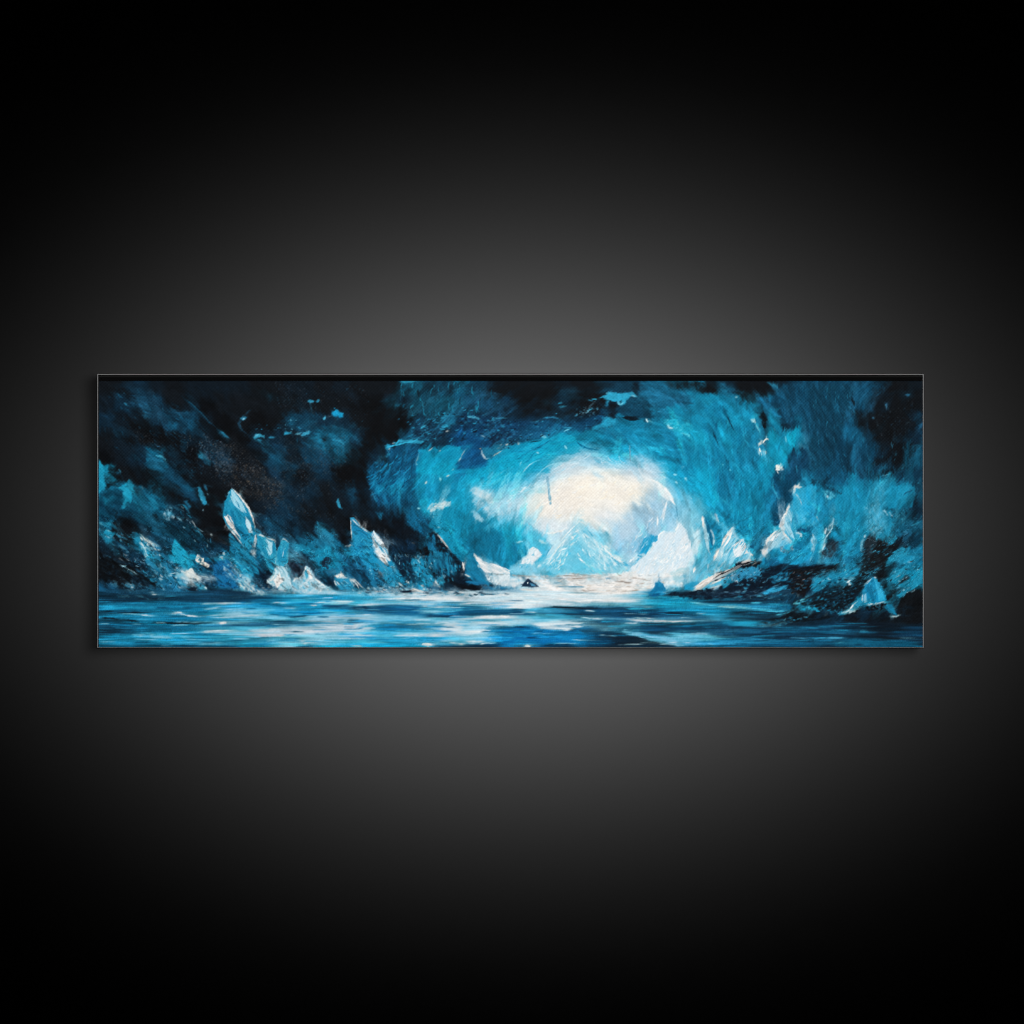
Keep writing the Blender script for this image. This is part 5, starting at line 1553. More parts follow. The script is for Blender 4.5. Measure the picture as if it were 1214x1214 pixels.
# Z = finer touches measured in quarters of the canvas
TOUCHES = '''
Z 845 590
S 0c1018 w1.5 : 120,410 200,375 270,355 ; 0,470 60,435 130,410
P 0e1a2c s2 r3 a-12 : 60,520 150,490 240,470 330,400 420,385 560,400 640,380 700,390 620,440 560,450 470,480 430,520 300,540 250,560 60,580 0,570 0,545
P 2d86b2 s1.5 r3 d.1 : 110,450 150,420 220,405 280,410 300,440 250,450 240,480 210,450 170,470 120,480
P 1b6a92 s2 r3 : 330,450 400,420 450,430 440,480 350,490
F a8c4d0,4a7a94,0b1018 n35 l3.5 w1.1 a-30 : 60,440 280,400 260,470 60,520
P 0c1524 s1.2 r2 : 130,405 150,375 175,370 190,385 160,400
S d8d0c8 w1.6 : 10,450 70,425 130,400 ; 160,375 210,360 ; 20,480 90,450
S a8a098 w1.2 : 200,380 240,365 270,370
P 2f94c0 s1.2 r1.5 a-22 : 290,545 330,520 390,505 435,500 420,525 350,545 300,560
F 3a5a74,0a0e16,2a4a68,5a7a90 n60 l4 w1 a-5 : 20,540 250,520 470,560 430,590 20,590
P 16181c s2 r3 a-15 : 440,420 520,400 600,400 690,395 640,425 560,450 540,520 500,570 460,560 440,480
F 8a7a78,4a3a3c,2a5a78,0b0c10 n40 l3.5 w1.1 a-25 : 445,430 560,420 540,520 460,560
P 1f86ae s1.5 r3 a-25 : 565,510 600,470 650,440 720,425 760,400 790,390 790,410 850,410 830,440 780,460 700,480 660,510 580,550
F 8fc4d4,0e1c2c,1a6a90 n40 l4 w1 a-30 : 580,480 800,400 830,450 600,540
S dfe8e8 w1.6 : 770,490 800,470 ; 780,500 800,505
P 0f1820 s2.5 r3 a-20 : 570,560 700,510 800,510 860,470 880,490 820,580 720,650 600,640 480,600
F 1f6a92,2a7ea4,0a0e14,12405e n90 l3.5 w1.4 a-20 : 500,590 640,560 830,510 800,600 720,660 560,640
P 0b1016 s2 r3 a-12 : 270,720 350,700 430,660 490,640 530,670 620,660 700,690 560,700 420,720 330,745
F 3f88a8,1a4a68,6a8a98 n40 l4.5 w1.1 a-12 : 270,720 420,690 560,680 400,735
P 24303a s3 r3 a85 : 865,290 880,230 920,225 960,250 1010,270 1030,300 980,340 960,380 890,370
P 15181c s2 r3 a-35 : 960,250 1000,265 1080,270 1050,290 1000,310 1030,320 960,390 900,440 820,480 880,400
P 2a9ac8 s.8 r.6 a75 k1a82b4 e.5 : 865,545 880,500 925,455 950,480 980,540 998,590 930,610 865,610
P 1672a0 s1.2 a75 r.6 : 880,520 915,500 940,600 925,605
P 38b2de s1.2 a72 r.6 : 935,480 975,545 990,585 955,595
P 9fcde2 s1.2 a80 o.8 r.6 : 868,560 885,550 890,600 870,605
S e8f0f0 w1.5 : 880,500 925,457
S dfecf0 w1.4 : 862,550 866,610
P 2a8cb4 s1 r1.5 : 780,640 810,600 850,575 862,610 800,650
S e8f2f2 w1.8 : 785,650 815,610 845,590
S b8dce6 w1.6 : 720,670 770,655 840,640
P 0b0e14 s1.5 r2 : 870,630 1000,605 990,640 900,650
S c8e0e8 w1.5 : 865,620 930,615 1000,595
P 1c78a2 s.8 r1 a50 : 990,630 1015,610 1040,630 1060,680 1020,660
S cfdce0 w1.4 : 1020,678 1050,685 1090,670
S 5ab4d0 w1.6 : 350,675 420,665 480,640
P 2590b8 s1.2 r1.5 : 490,630 600,630 615,655 560,645 500,650
S 6fc8de w2.2 : 460,615 520,600 550,588
S 9ac8cc w2 : 0,622 100,632 260,640
S 4fb0d0 w2.2 : 250,640 340,655 450,650
S 4fb4d4 w2 : 210,608 290,604
P 2a9cc6 s1.5 a0 : 60,720 200,708 260,720 275,740 120,735
S 4fb0e0 w2.4 : 560,812 680,806 760,808
S 2a7ea8 w1.6 : 480,750 700,750
S 1f6a94 w1.5 : 300,770 900,775
P 9fd4e6 s1 a70 d.1 : 430,70 460,80 450,180 470,240 430,220 410,160
P a8d4e4 s1 a-60 r1 : 318,265 350,210 390,195 400,230 370,270 330,290
S f0ece6 w2 : 440,35 425,80 395,130 390,170
S e8e4de w2 : 395,170 415,215 440,240
S f0ece4 w2.4 : 312,260 340,215 370,190
S e8e4de w2.8 : 290,325 312,300
S 3a9cc4 w1.5 : 350,265 385,215
S 2a8ab8 w2 : 470,90 490,160
P 0f4a70 s2 r2 : 480,180 560,165 570,200 520,190 490,200
S c0dce4 w1.6 : 480,200 510,210 495,235
S 9fd0e0 w2.2 : 570,200 585,250 565,330
P 2a3a48 s2 r2 : 620,330 660,270 700,245 725,255 715,300 680,340
S b8dce6 w2 : 700,130 680,190 650,230 630,310
S e0ecee w1.4 : 655,170 648,220
S 8fc8dc w1.6 : 600,230 575,330
S 6fb0c8 w2.4 : 870,230 852,270 858,310
P 2590b6 s1.2 r2.5 a-25 : 1000,370 1050,300 1090,280 1140,330 1090,350 1010,390
P 2590b6 s1.2 r1.5 a-38 : 1000,465 1060,420 1120,390 1140,400 1060,470 1020,490
P 2088ae s1.2 r2.5 a-35 : 1080,570 1060,555 1120,500 1180,450 1210,430 1210,490 1120,540
F 1a2028,3a84a4,8fb8c8 n40 l5 w1.1 a-36 : 1000,440 1200,300 1210,500 1090,570
P 4ab4d6 s1 a-60 r1 : 60,300 110,220 125,210 110,270 60,340
P c5dfe8 s1 a-50 d.15 : 110,270 170,235 195,270 215,320 150,350 80,370
S f4eee6 w2.8 : 8,350 40,290
S f6f0ea w3.2 : 45,285 80,220 115,172
S f0f0ec w1.6 : 115,270 140,250 ; 190,290 230,330
Z 595 590
P a4d4e4 s3 r2 a50 k7cc8de o.5 : 380,215 450,140 480,170 530,220 600,290 720,385 560,420 400,330
P a0d2e4 s3 r2 a-50 k7cc8de o.5 : 450,140 400,230 330,330 280,420 190,420 240,350 330,260 400,180
P 62bfda o.7 s4 r3 d.1 a20 : 300,400 360,290 440,260 520,380 420,430
S f2f0ea w2 : 250,390 300,320 350,260 400,220
S e8eae8 w1.6 : 330,260 400,180 450,140
S eeeae2 w1.6 : 400,215 415,240
S f4f4f0 w2 : 560,260 620,320 700,380
S f0f0ee w1.6 : 520,230 560,290 600,360 ; 440,345 490,385
S f4f4f0 w2.4 : 600,300 650,350 720,390
S 2a9cc4 w1.5 : 480,170 540,240 ; 640,350 700,395 ; 300,340 330,290 ; 470,200 500,260
F f0f4f2,3aaed2,9fd6e6 n70 l6 w1 a50 : 440,180 520,230 700,390 560,420 440,330
F f0f0ea,3aaed2,9fd6e6 n45 l6 w1 a-52 : 250,400 420,200 440,240 330,420
P 7cc4dc s1.5 r1.5 : 30,420 110,380 190,390 200,430 60,435
P dfe8ec s.8 r1 : 120,360 160,310 180,285 210,300 235,330 190,345 180,380 110,385
S f0f0ec w1.6 : 160,310 180,287 205,300
F eef2f2,3aa6cc,b8dce6 n25 l3.5 w1 : 40,420 120,360 210,300 190,390
P 1f96c8 s1.2 a-60 r1 : 790,320 820,230 870,225 895,220 895,245 865,255 830,325
P e6eef2 s.8 r1.2 a-60 kcfe2ec : 900,215 930,190 960,205 1000,195 1020,140 1050,180 1085,260 1100,330 1060,400 960,430 760,440 740,410 830,330 865,280 870,255 900,250
P bcdcea o.5 s3 d.3 r3 : 900,320 1000,290 1010,380 860,400
F c5dde8,f6f6f2,a8cfe0 n60 l5 w1.2 a-40 : 780,400 1040,200 1090,330 900,430
S f6f6f2 w1.6 : 1005,195 1022,140 ; 900,245 905,215 930,192 ; 830,330 868,280 870,256
S f0f2f0 w2.2 : 898,120 893,170
S e8eef0 w2.4 : 950,20 935,80
S f2f2f0 w2 : 970,5 1000,45
S 4a98bc w1.2 : 1005,60 1018,140
F 7cbedc,d8e8f0,a8d0e4 n60 l8 w1.1 a-62 : 700,300 860,100 900,180 780,330
P a8cfd8 o.8 s2 r2 a-12 d.1 : 960,440 1040,400 1090,440 1000,480
S 8a8078 w1.3 : 300,455 380,450 520,455 ; 380,470 480,462 ; 640,480 740,490 760,500
S 6a9ab0 w1.6 : 370,512 480,513
S 9a9088 w1.1 : 460,540 560,530 ; 700,540 780,535
F b0a498,9aa8b0,f6f2ec,d8d4cc n80 l8 w.9 a2 : 280,440 960,440 840,540 420,560
P 1b2f4a s.8 r.6 : 112,512 150,466 165,475 210,512
P 4a84a8 s.8 r.5 : 160,490 185,500 200,510 170,510
S e8ecec w1.1 : 148,485 150,497
P 1f88bc s.8 r1.2 k156a9c : 840,555 880,520 885,490 925,487 940,520 945,555 880,570
P 0f4a78 s1 r1 : 850,560 910,550 900,572 860,572
S dfe8ea w1.4 : 882,495 865,525 845,550
S c8a888 w1.1 : 925,487 940,495
P 1f90be s1 r1 : 1050,530 1075,500 1130,480 1140,500 1090,535
P ece6e0 s1 r1 a-30 : 1100,520 1150,480 1214,450 1214,470 1160,510
P 0c1626 s1 r2.5 d.1 : 945,560 1000,540 1060,555 1110,535 1214,520 1214,580 1140,585 1060,570 980,565
S c8b8a8 w1.2 : 1120,510 1200,460
P 9fcfde s1 r.7 : 1150,110 1165,120 1190,240 1200,330 1175,270
P 0f608a s1.2 r.7 : 1175,120 1200,180 1214,230 1214,290 1190,230
S f4ece4 w2.6 : 1155,105 1160,150 1170,180
S 8fd0e0 w2 : 1185,200 1200,260
S f4f2ee w2.2 : 1110,395 1100,435
S 0b1828 w2.4 : 270,628 380,632 450,628
P 0f3a5e s1.2 a0 r1 : 0,655 60,645 100,648 140,665 180,675 0,675
S 9cc4d6 w2.5 : 440,690 600,700
S c0c8cc w2.4 : 690,702 800,710 960,712 1150,712
S f0f0ee w3 : 290,570 360,585 460,595 560,595
S 3aaed0 w2 : 700,640 900,640
P 7ab8d4 s1.2 a8 r1 : 700,755 790,775 850,795 960,800 1060,850 1010,855 880,830 780,800 690,780
P cfdfe4 s1 a0 r1 : 190,725 300,710 430,712 500,735 440,750 380,765 300,755 230,745
P 1478b8 s1.5 a2 k0e62a4 : 20,760 90,745 180,758 270,760 360,770 440,765 480,790 400,840 60,845 0,850 0,765
S 0e2c4a w1.6 : 60,748 100,742 140,750 ; 380,762 430,758
P 0d1c2c s4 a4 o.35 : 420,820 540,790 640,770 720,790 840,820 1000,855 620,860
P ede6da s.7 r.3 : 130,855 145,844 165,850 170,860
Z 355 590
P 2a7fa4 o.8 s3 a60 : 85,170 100,140 150,180 190,230 210,290 130,250
P 1780a8 s3 r2 : 60,320 150,280 230,330 280,390 120,420
P 1b2a42 s2 r3 : 120,370 160,340 190,370 150,410
P 1a86b6 s2 a45 r2 : 310,270 390,290 480,350 560,430 600,480 520,470 420,390 340,340
P 2a98c6 s.8 r.8 a52 k1a80b2 : 293,120 310,115 350,165 420,210 428,190 465,240 490,290 520,350 545,395 520,395 480,350 440,310 390,290 330,280 305,250
P b0d0de s.8 r1.5 d.35 a50 : 340,190 400,225 430,280 380,270 340,230
P c5dce4 s.8 r1.5 d.2 a55 : 400,240 430,215 465,245 500,310 530,370 500,360 450,320 420,300
P f0ece8 s.8 r1 a58 : 430,310 460,300 490,330 510,380 500,395 450,340
S dfe2de w1.8 : 300,118 335,155 415,208
S e8e6e0 w1.4 : 428,192 440,225
S dcdcd4 w1.3 : 300,180 303,260
S e0ddd4 w1.4 : 275,278 305,270
S 9fd0de w1.5 : 540,390 520,400
P cfe2ea s.8 r1.2 k9accde a-45 : 0,460 25,430 40,393 60,405 85,460 150,510 200,545 240,555 0,555
P 3fa8cc s1 a80 r.8 : 28,430 45,400 62,430 40,470
F f4f4f0,8fcadf,3aa6cc n50 l4 w1.2 a40 : 5,470 70,440 190,540 10,550
S f6f6f2 w1.6 : 85,460 120,490 160,520 ; 25,430 40,395
P 2a8cb8 s1 r1.5 : 205,480 250,460 300,470 320,520 240,530
P f0ece4 s.8 r1.2 : 205,450 230,440 240,425 255,450 275,462 220,465
S ece8e0 w1.5 : 290,465 330,500 350,540
S e0e0da w1.3 : 210,480 240,510 ; 250,475 290,500 ; 290,465 310,510
P 1c88b4 s2 a55 r2 : 655,340 720,390 780,460 770,500 700,460 650,400
S b8c4c4 w1.3 : 665,340 710,395
P 0f2a44 s2 r3 a60 d.2 : 540,330 640,340 640,400 600,460 560,400
P 0e1c2c s1.2 r1.2 : 750,210 780,195 820,240 880,320 940,380 950,430 900,430 820,330 760,270
P 15608a s1.5 a75 : 755,220 775,215 790,300 760,300
P 11486a s2 a78 k1a7096 : 760,300 860,320 920,420 800,470 740,370
S d8ccc0 w1.7 : 780,195 810,230 850,280 880,320
P 0c1018 s1.5 r3 : 690,300 740,285 750,320 710,335 ; 760,425 785,440 770,460
F 0c1420,1f86b0,9fc8d4,12405e n80 l5 w1 a62 : 540,330 740,330 940,400 830,500 620,480
P 17719c s2 a40 : 960,440 1040,400 1110,500 1000,490
P 1a6a9a s1.5 a10 : 950,480 1020,470 1100,500 1000,505
P 0b0e16 s1.2 r2 a10 : 835,465 860,455 900,490 980,500 1060,520 1030,535 930,520 860,500
P 2a94bc s1.2 r1.5 : 785,470 820,445 840,490 800,505
S ece8e0 w2 : 778,480 810,515
S e4e0d8 w1.8 : 938,370 945,400 948,430
S cfd8d4 w2 : 950,440 990,460
P cfdde2 s1.2 r1 : 1070,450 1214,440 1214,510 1140,505 1090,480
P e4e6e6 s.8 r1 a28 : 1003,322 1020,335 1060,370 1130,385 1214,415 1214,435 1150,435 1070,430 1040,400
S f6f0e6 w2 : 1004,322 1025,355 1060,385
F ece6e0,b8d4de,2a7098,0d1a2e,8fc0d4 n150 l5 w1.1 a6 : 300,530 480,515 700,520 860,540 1100,540 1200,550 1190,565 700,560 320,560
S ece4da w1.6 : 565,485 590,500 605,512 ; 640,520 690,535 730,545
P 0c1424 s1.2 r1.5 a5 : 570,540 640,535 680,545 600,552
F cfdcdc,9fd0d8,e8e8e4 n25 l5 w1.4 a-35 : 740,80 790,30 870,20 860,45 800,70
S 0b1220 w4 : 300,632 350,636 410,630
P 0f3b60 s1.5 a0 k155080 : 250,628 500,622 700,630 640,655 500,665 300,650
P 5ab4d2 s1 r1.2 a0 : 690,640 740,632 860,635 860,655 740,660
S dfe6e6 w1.8 : 700,655 780,658 850,652
S dde4e6 w2 : 60,610 150,600 210,595
S e8ecec w2 : 420,585 600,580 830,585
S d0dde2 w1.8 : 640,560 760,555
S 124872 w2.4 : 880,660 1000,655 1200,650
P d4e2e8 s2 r3 e.8 o.6 a5 : 815,755 850,715 890,710 920,740 930,760 1100,762 1080,785 930,790 860,780
S eef0ee w2.4 : 930,765 1010,770 1100,765
P 0f2a44 s1.2 a0 : 780,852 1000,848 1060,842 1110,858 780,860
S f0e8de w2 : 700,845 740,840 770,850
S e8e4dc w1.8 : 1040,845 1070,840
Z 115 590
P 0d1014 s2 r3 a32 d.2 : 20,330 120,380 250,440 350,480 340,510 200,470 60,430 10,420
P 0d1014 s2.5 r3 : 110,110 200,130 240,190 150,180
F 0d1118,1d80a6,123a56,8fb0bc n60 l7 w1 a38 : 380,60 520,40 650,240 640,330 480,150
F 8fc4d8,0f2a40,d8dcd8,1a6a90,2a8ab0 n130 l5.5 w1 a34 : 20,130 130,190 330,280 430,400 600,480 640,530 400,540 240,420 60,240
P 2596bf s1 r2 a50 : 240,250 280,260 330,330 290,340
F e0e8e4,7cc4da n25 l6 w1.2 a38 : 240,220 330,260 360,300 280,330 250,260
S dff0f0 w1.6 : 245,250 275,290 290,340
S d8dcd4 w1.6 : 255,220 290,250 340,275
S a8d4e4 w2 : 130,385 180,410 240,445
S c8d0d0 w1.2 : 310,555 345,562 ; 160,490 220,510
P 1f9cc4 s.7 r.6 a55 : 430,290 448,242 520,320 555,380 530,405 440,370
P ece6da s.7 r1.5 d.1 : 570,365 580,325 610,335 620,365 650,385 640,400 600,385
P dfe6e2 s.7 r2 d.2 a40 : 480,420 530,420 540,405 570,450 600,485 560,465 520,440
S ece8de w1.4 : 500,430 540,425 ; 540,410 575,455 600,485
S b8d8e0 w1.4 : 410,440 470,430 ; 480,460 540,480
P 17609a s1.5 r2 a40 : 670,430 700,370 750,350 800,420 820,520 700,510
P 1f86ae s1 a48 k166890 : 770,210 850,290 900,350 940,440 880,430 800,360 770,300
P 2a9fc8 s.8 r.7 a70 k1a8cb8 : 735,20 760,0 830,0 880,70 905,150 912,200 890,270 850,285 800,210 750,160 727,110
P 1a86b2 s1.2 a68 r.8 : 800,110 850,130 880,230 850,250 820,180
P 95d0e2 s.8 r1.2 a65 d.25 : 745,30 820,0 860,60 870,100 830,90 780,60
P eae6e0 s.8 r1 a62 d.08 : 735,115 760,95 790,110 800,170 830,240 790,200 750,150
P b8dce8 s.8 r1.2 d.3 a70 : 850,120 890,150 900,220 860,210
S f4ece2 w2.2 : 840,10 880,70 905,150 912,195
S f0ece6 w1.5 : 770,180 810,235 850,285
S 0f3a5a w1.3 : 765,185 800,235 845,290
S f0eae4 w1.3 : 900,200 915,240 905,300
P 3ba6c8 s.8 r.8 a65 k1f8ab4 : 920,215 960,220 1020,250 1030,290 1025,380 1000,370 940,300
S e8e6de w1.4 : 930,205 970,230 1028,250
S d8ecee w1.2 : 960,260 990,330 ; 1000,270 1010,340
P 0f5a80 s1 r.8 : 915,310 960,390 985,420 960,410 920,350
P 45b0d0 s.8 r.7 a80 k2a98c0 : 1040,310 1060,250 1075,238 1105,265 1090,320 1100,370 1070,400 1030,380
S e4e8e4 w1.3 : 1062,248 1078,238 1105,265
S dceef0 w1.3 : 1075,290 1062,350
P b4d8e4 s.8 r1.5 d.2 a60 : 980,490 1020,450 1040,390 1090,400 1110,450 1120,520 1060,520 1000,500
S f0f0ea w1.6 : 978,490 1010,470 1035,420
F f0f0ea,5ab8d4,b8dce6 n50 l3.5 w1.1 a65 : 990,480 1040,400 1110,440 1120,530 1020,510
F ece6dc,8fcbe0,2a8cb8,14507a n110 l4 w1.1 a42 : 710,330 760,350 880,470 980,550 900,560 800,480 730,420
P 123a58 s2 a0 : 360,575 520,560 900,560 1000,570 880,595 400,600
S 2f84aa w1.6 : 380,570 460,565
S e8f0f0 w2.6 : 440,665 470,660 490,668 530,680 600,685
S b8d8e4 w2 : 600,685 700,690 850,680 950,680 1100,688
S d0e4ea w1.8 : 250,675 330,682
S eceae4 w2.4 : 708,722 750,722
S d8e6ea w2.2 : 600,768 720,765 850,765
S c8dfe6 w1.5 : 600,610 720,606 850,605
S a8d0de w1.2 : 600,645 670,638 720,625
S d8d8dc w2.4 : 920,790 1040,795 1100,790
S b0d8e8 w1.8 : 330,795 430,795
S 0c1018 w3 : 0,690 120,700 280,718 ; 280,720 500,722 700,722
S 0f1c2a w2.2 : 10,655 150,660 300,665
Z 595 444
S 6a9fb8 w3.8 t1 : 262,590 270,660 276,715 280,742
S 90bfd2 w2.6 t1 : 264,605 271,660 277,715 280,740
S b4d0de w2.2 : 330,540 285,570 264,610
S a8ccda w1 t1 : 268,640 275,700
S f2f4f4 w1.6 o.7 : 840,598 900,630 960,690 990,740
S f2f4f4 w2 o.8 : 935,660 975,710 1000,755
S 4a8aa8 w1.1 : 1005,760 1015,830
S dfe6ea w1.6 : 940,750 925,800 905,860
S 6a9ab0 w1.3 t1 : 737,410 739,500
F e8eef0,bfdce8,8fc8dc,d0e2ea n70 l10 w1.1 o.6 a-28 : 20,720 250,560 440,460 560,470 300,580 60,760
F e8eef0,9fd0e2,bfdce8 n60 l10 w1.1 o.6 a30 : 560,470 760,500 900,520 960,620 820,580 600,540
F f2e6d0,f4ecdf,e6e6e4 n60 l8 w1.4 a-30 : 160,690 420,570 720,590 820,620 640,780 300,820
S 8fd4e4 w1.6 : 100,590 160,520 260,470 ; 180,600 260,530 360,500
S 0a5f88 w2 : 180,430 230,410 290,370 ; 410,370 480,420 600,440
S 0b1420 w1.6 : 690,245 740,262 800,260 ; 150,390 230,380
S 6fc8de w1.5 : 350,330 400,310 ; 230,345 260,360
S bfe4ea w1.8 : 945,290 975,310 990,305 ; 830,255 845,280
S 2fa2ca w1.6 : 510,140 560,145 ; 500,200 520,205
F 0b1426,1f6a94,3a90b4,0f3a60 n70 l4 w1.1 a-15 : 0,250 330,250 560,240 540,300 300,340 20,420
F 1690b8,0c6a94,2aa8cc n60 l14 w1.3 o.45 a-25 : 60,440 330,340 420,380 260,470 60,560
F 1690b8,0c6a94,0f5f8a,2aa8cc n80 l14 w1.3 o.45 a35 : 620,290 830,300 1150,560 1180,760 980,560 800,440
Z 845 444
F 0f6a92,1a94bc,0c5078,2aa6ca n110 l18 w1.6 o.5 a80 : 20,150 300,180 480,380 420,620 300,860 0,860
S 0b3c58 w2 : 80,230 105,290 130,330 ; 0,330 40,420
S ece6da w2 : 285,395 310,370 330,385 ; 268,420 275,450
S dfe8df w2 : 236,250 250,290
S bfe0e4 w1.2 : 275,430 285,480 ; 290,420 300,470 ; 300,430 305,480
S eef0e8 w2 : 360,545 395,555 ; 370,550 380,575
P 0c1016 s1 r1.5 : 280,260 300,255 312,300 295,310 285,290
P 12465f o.6 s4 r4 a60 k0c3046 : 560,60 820,60 760,300 680,520 560,560
F 1f6f94,0c2c42,2a86aa n70 l7 w1.1 o.45 a70 : 560,80 900,80 900,420 760,560 560,560
F 0d1218,1a5070,2f7ea0 n70 l7 w1.1 o.5 a84 : 900,420 1150,380 1160,620 900,600
P 0f4a66 o.7 s3 r3 a84 d.2 : 1090,400 1150,380 1160,620 1110,600
Z 355 444
F 0c2c48,1f7098,0a1828,2a8ab0 n120 l5 w1.2 a-20 : 560,250 900,180 1190,230 1190,330 900,390 640,380
F 12506e,1d7c9c,0e3448 n80 l9 w1.3 a86 : 560,60 900,60 1150,100 1000,240 620,240
F 0f6090,1c86b8,0a3c66 n70 l12 w1.3 a-55 : 380,560 600,430 680,440 620,620 420,680
S 35b3db w2.4 : 500,420 560,405 640,390 680,410
P 0d0f13 o.6 s5 r5 d.2 : 380,150 540,180 560,360 420,420 340,440 380,300
F 3a4450,24506c,4a4a50,16344a n170 l2.2 w1 o.5 : 0,60 420,60 380,420 0,440
F 4c4a4a,3b4654,2f4a62 n160 l2 w1 o.5 a70 : 0,420 300,420 300,690 0,690
Z 115 444
F 123c58,1c5a7e,0c1a28,27607f n140 l7 w1.2 o.5 a38 : 60,80 320,90 640,360 760,520 520,600 300,380 100,260
F 5b6470,4a4a50,3a5068,6a5c4c,2f4a62 n260 l2.2 w1 o.5 a75 : 480,330 720,420 1000,560 1210,700 1000,700 720,640 560,520
F 0f2c42,1a4c6c,0b0e14 n100 l7 w1.1 o.5 a38 : 40,280 400,300 640,560 560,640 260,420 60,440
F 2f86b0,1a5a80,6fb6d0 n25 l3 w1.1 o.6 a10 : 820,300 1150,250 1190,330 900,330
Z 115 590
F 1f8cc4,0f3c5e,a8d4e8,2a9cd4,1672a8 n110 l26 w1.1 a0 : 0,606 1200,600 1200,850 0,860
P 0f4a70 s1 r.8 a60 : 880,150 905,190 890,280 870,240
P e8f2f4 s.8 r.8 a70 d.2 : 745,60 760,20 775,60 765,95
P f4f2ee s.8 r.8 a60 d.15 : 1015,480 1050,430 1070,480 1040,520
P f0f0ea s.8 r.8 a75 d.2 : 1072,250 1095,262 1085,300 1070,340
Z 355 590
F 1684c8,0f4a78,e6eef0,8fcae2,2a9cd4 n150 l28 w1.1 a0 : 0,572 1200,566 1200,850 0,850
P f6f4f0 s.8 r.8 a50 d.15 : 455,310 480,315 505,370 495,385
P f4f4f0 s.8 r.8 a60 d.2 : 40,400 60,420 80,470 60,470
P 0f4a78 s1.2 r.8 a50 : 310,200 330,230 360,290 330,280
P e8f0f2 s.8 r.8 a55 d.25 : 345,180 400,225 420,250 370,220
Z 595 590
F 1a84b8,0d2a48,dfe8ec,0f4a78,2a9ccc n70 l26 w1.1 a0 : 0,590 500,600 1200,640 1200,850 0,850
F f4f2ee,dfe6ea,b8d0da n60 l24 w1.1 a0 : 0,540 700,545 640,610 0,620
F f4f6f4,ffffff,e8f2f6 n50 l7 w1.4 a-62 : 860,420 1020,200 1090,320 1000,430
Z 845 590
F 1a6a98,0d2038,2f94c0,12486a n70 l26 w1 a0 : 0,630 500,690 1200,760 1200,850 0,850
P f6f4f0 s.8 r.8 a-60 d.15 : 60,290 100,210 115,190 100,250
P f4f6f6 s.8 r.8 a-55 d.2 : 325,250 360,210 385,200 350,250
Z 845 590
P 4ab4d8 s.8 r.8 a-60 k8fd0e4 : 20,400 60,330 110,220 150,240 200,270 220,325 180,350 90,390
P e4eef2 s.8 r.8 a-55 d.25 : 110,280 165,240 190,270 205,315 130,345
S f6f0ea w3 : 45,285 80,220 115,172
S f4eee6 w2.6 : 8,350 40,290
S d0e8f0 w1.6 : 70,340 120,270 ; 110,350 165,270 ; 150,345 190,290
S f0e8e0 w1.6 : 215,320 235,335 ; 180,300 220,330
P b8b4b0 s1 r1.5 o.6 a-28 d.3 : 0,470 70,425 130,395 190,362 250,350 240,372 170,395 110,430 40,475 0,495
S 0c1018 w1.6 : 20,455 90,420 140,398 ; 150,390 210,372 265,352 ; 0,485 50,462 100,445
S ece4da w1.5 : 180,365 230,350 ; 60,430 110,408 ; 10,490 60,468
Z 595 590
F dcecf2,f6f4f0,6cc4dc n50 l9 w1.2 a-46 : 230,380 440,150 440,230 330,400
F dcecf2,f6f4f0,6cc4dc n50 l9 w1.2 a46 : 460,160 720,385 600,400 470,230
Z 115 590
P 2798c2 s.8 r.5 a68 k1a80aa : 774,-54 794,-36 840,17 876,78 901,145 912,200 900,260 850,285 800,215 750,160 730,110 735,60 750,0
P 9ad2e4 s.8 r.7 a66 d.2 : 774,-48 794,-30 838,30 860,90 835,85 790,40 765,20
P 1778a4 s1 r.6 a68 : 765,60 790,80 800,150 840,170 880,225 850,250 805,190 775,120
P eceae6 s.8 r.7 a62 d.12 : 733,112 752,95 778,120 796,175 828,240 790,200 752,152
P bfe0ea s.8 r.7 a66 d.25 : 850,105 882,140 898,205 866,200
S f4eee6 w2.4 : 774,-54 800,-30 842,17 878,78 902,145 912,198
S f0ece6 w1.6 : 762,180 805,230 850,286
S 123c5c w1.3 : 758,185 800,238 845,290
S cfe6ee w1.4 : 800,0 815,60 ; 780,-20 770,40
P 2f9cc0 s.8 r.6 a62 k1c80a8 : 922,218 958,222 1018,252 1028,292 1022,375 995,365 945,300
P a8d8e6 s.8 r.7 a66 d.3 : 960,235 1010,258 1010,320 990,340
S ece8e0 w1.6 : 924,214 965,226 1022,252 1028,290
P 3aa8cc s.8 r.6 a80 k1f88b2 : 1040,312 1060,250 1076,236 1106,264 1092,318 1100,372 1072,395 1034,375
S eef0ec w1.5 : 1058,252 1076,236 1106,264
S dceef2 w1.3 : 1078,285 1066,350
Z 355 590
P 2690be s.8 r.5 a52 k1878a8 : 293,116 312,116 352,165 400,200 430,260 410,290 370,290 330,275 308,245
S eceae4 w1.8 : 296,116 335,155 380,190 420,212
S dcdcd4 w1.4 : 295,118 298,180 304,260
P d8e6ec s.8 r.7 a55 d.2 : 415,210 428,190 448,218 475,250 500,310 525,365 500,355 455,310 425,270
S f4f2ee w1.6 : 428,190 448,218 475,252 505,315
Z 845 590
F 1c5f84,123a56,2f88ac,0e2438,5a9ab4 n90 l6 w1.4 o.8 a-18 : 60,530 260,440 480,400 700,400 560,520 420,560 60,585
F 16506e,22789c,0c1a26,3f90b0 n90 l6 w1.4 o.8 a-30 : 860,260 1000,260 1060,320 960,440 860,470 780,500 560,640 480,600 800,480
Z 595 590
P b4dce8 o.45 s6 r3 a50 : 430,150 470,160 560,260 640,370 560,390 480,280
P b4dce8 o.45 s6 r3 a-50 : 440,150 380,240 300,350 250,390 220,380 330,250
Z 355 590
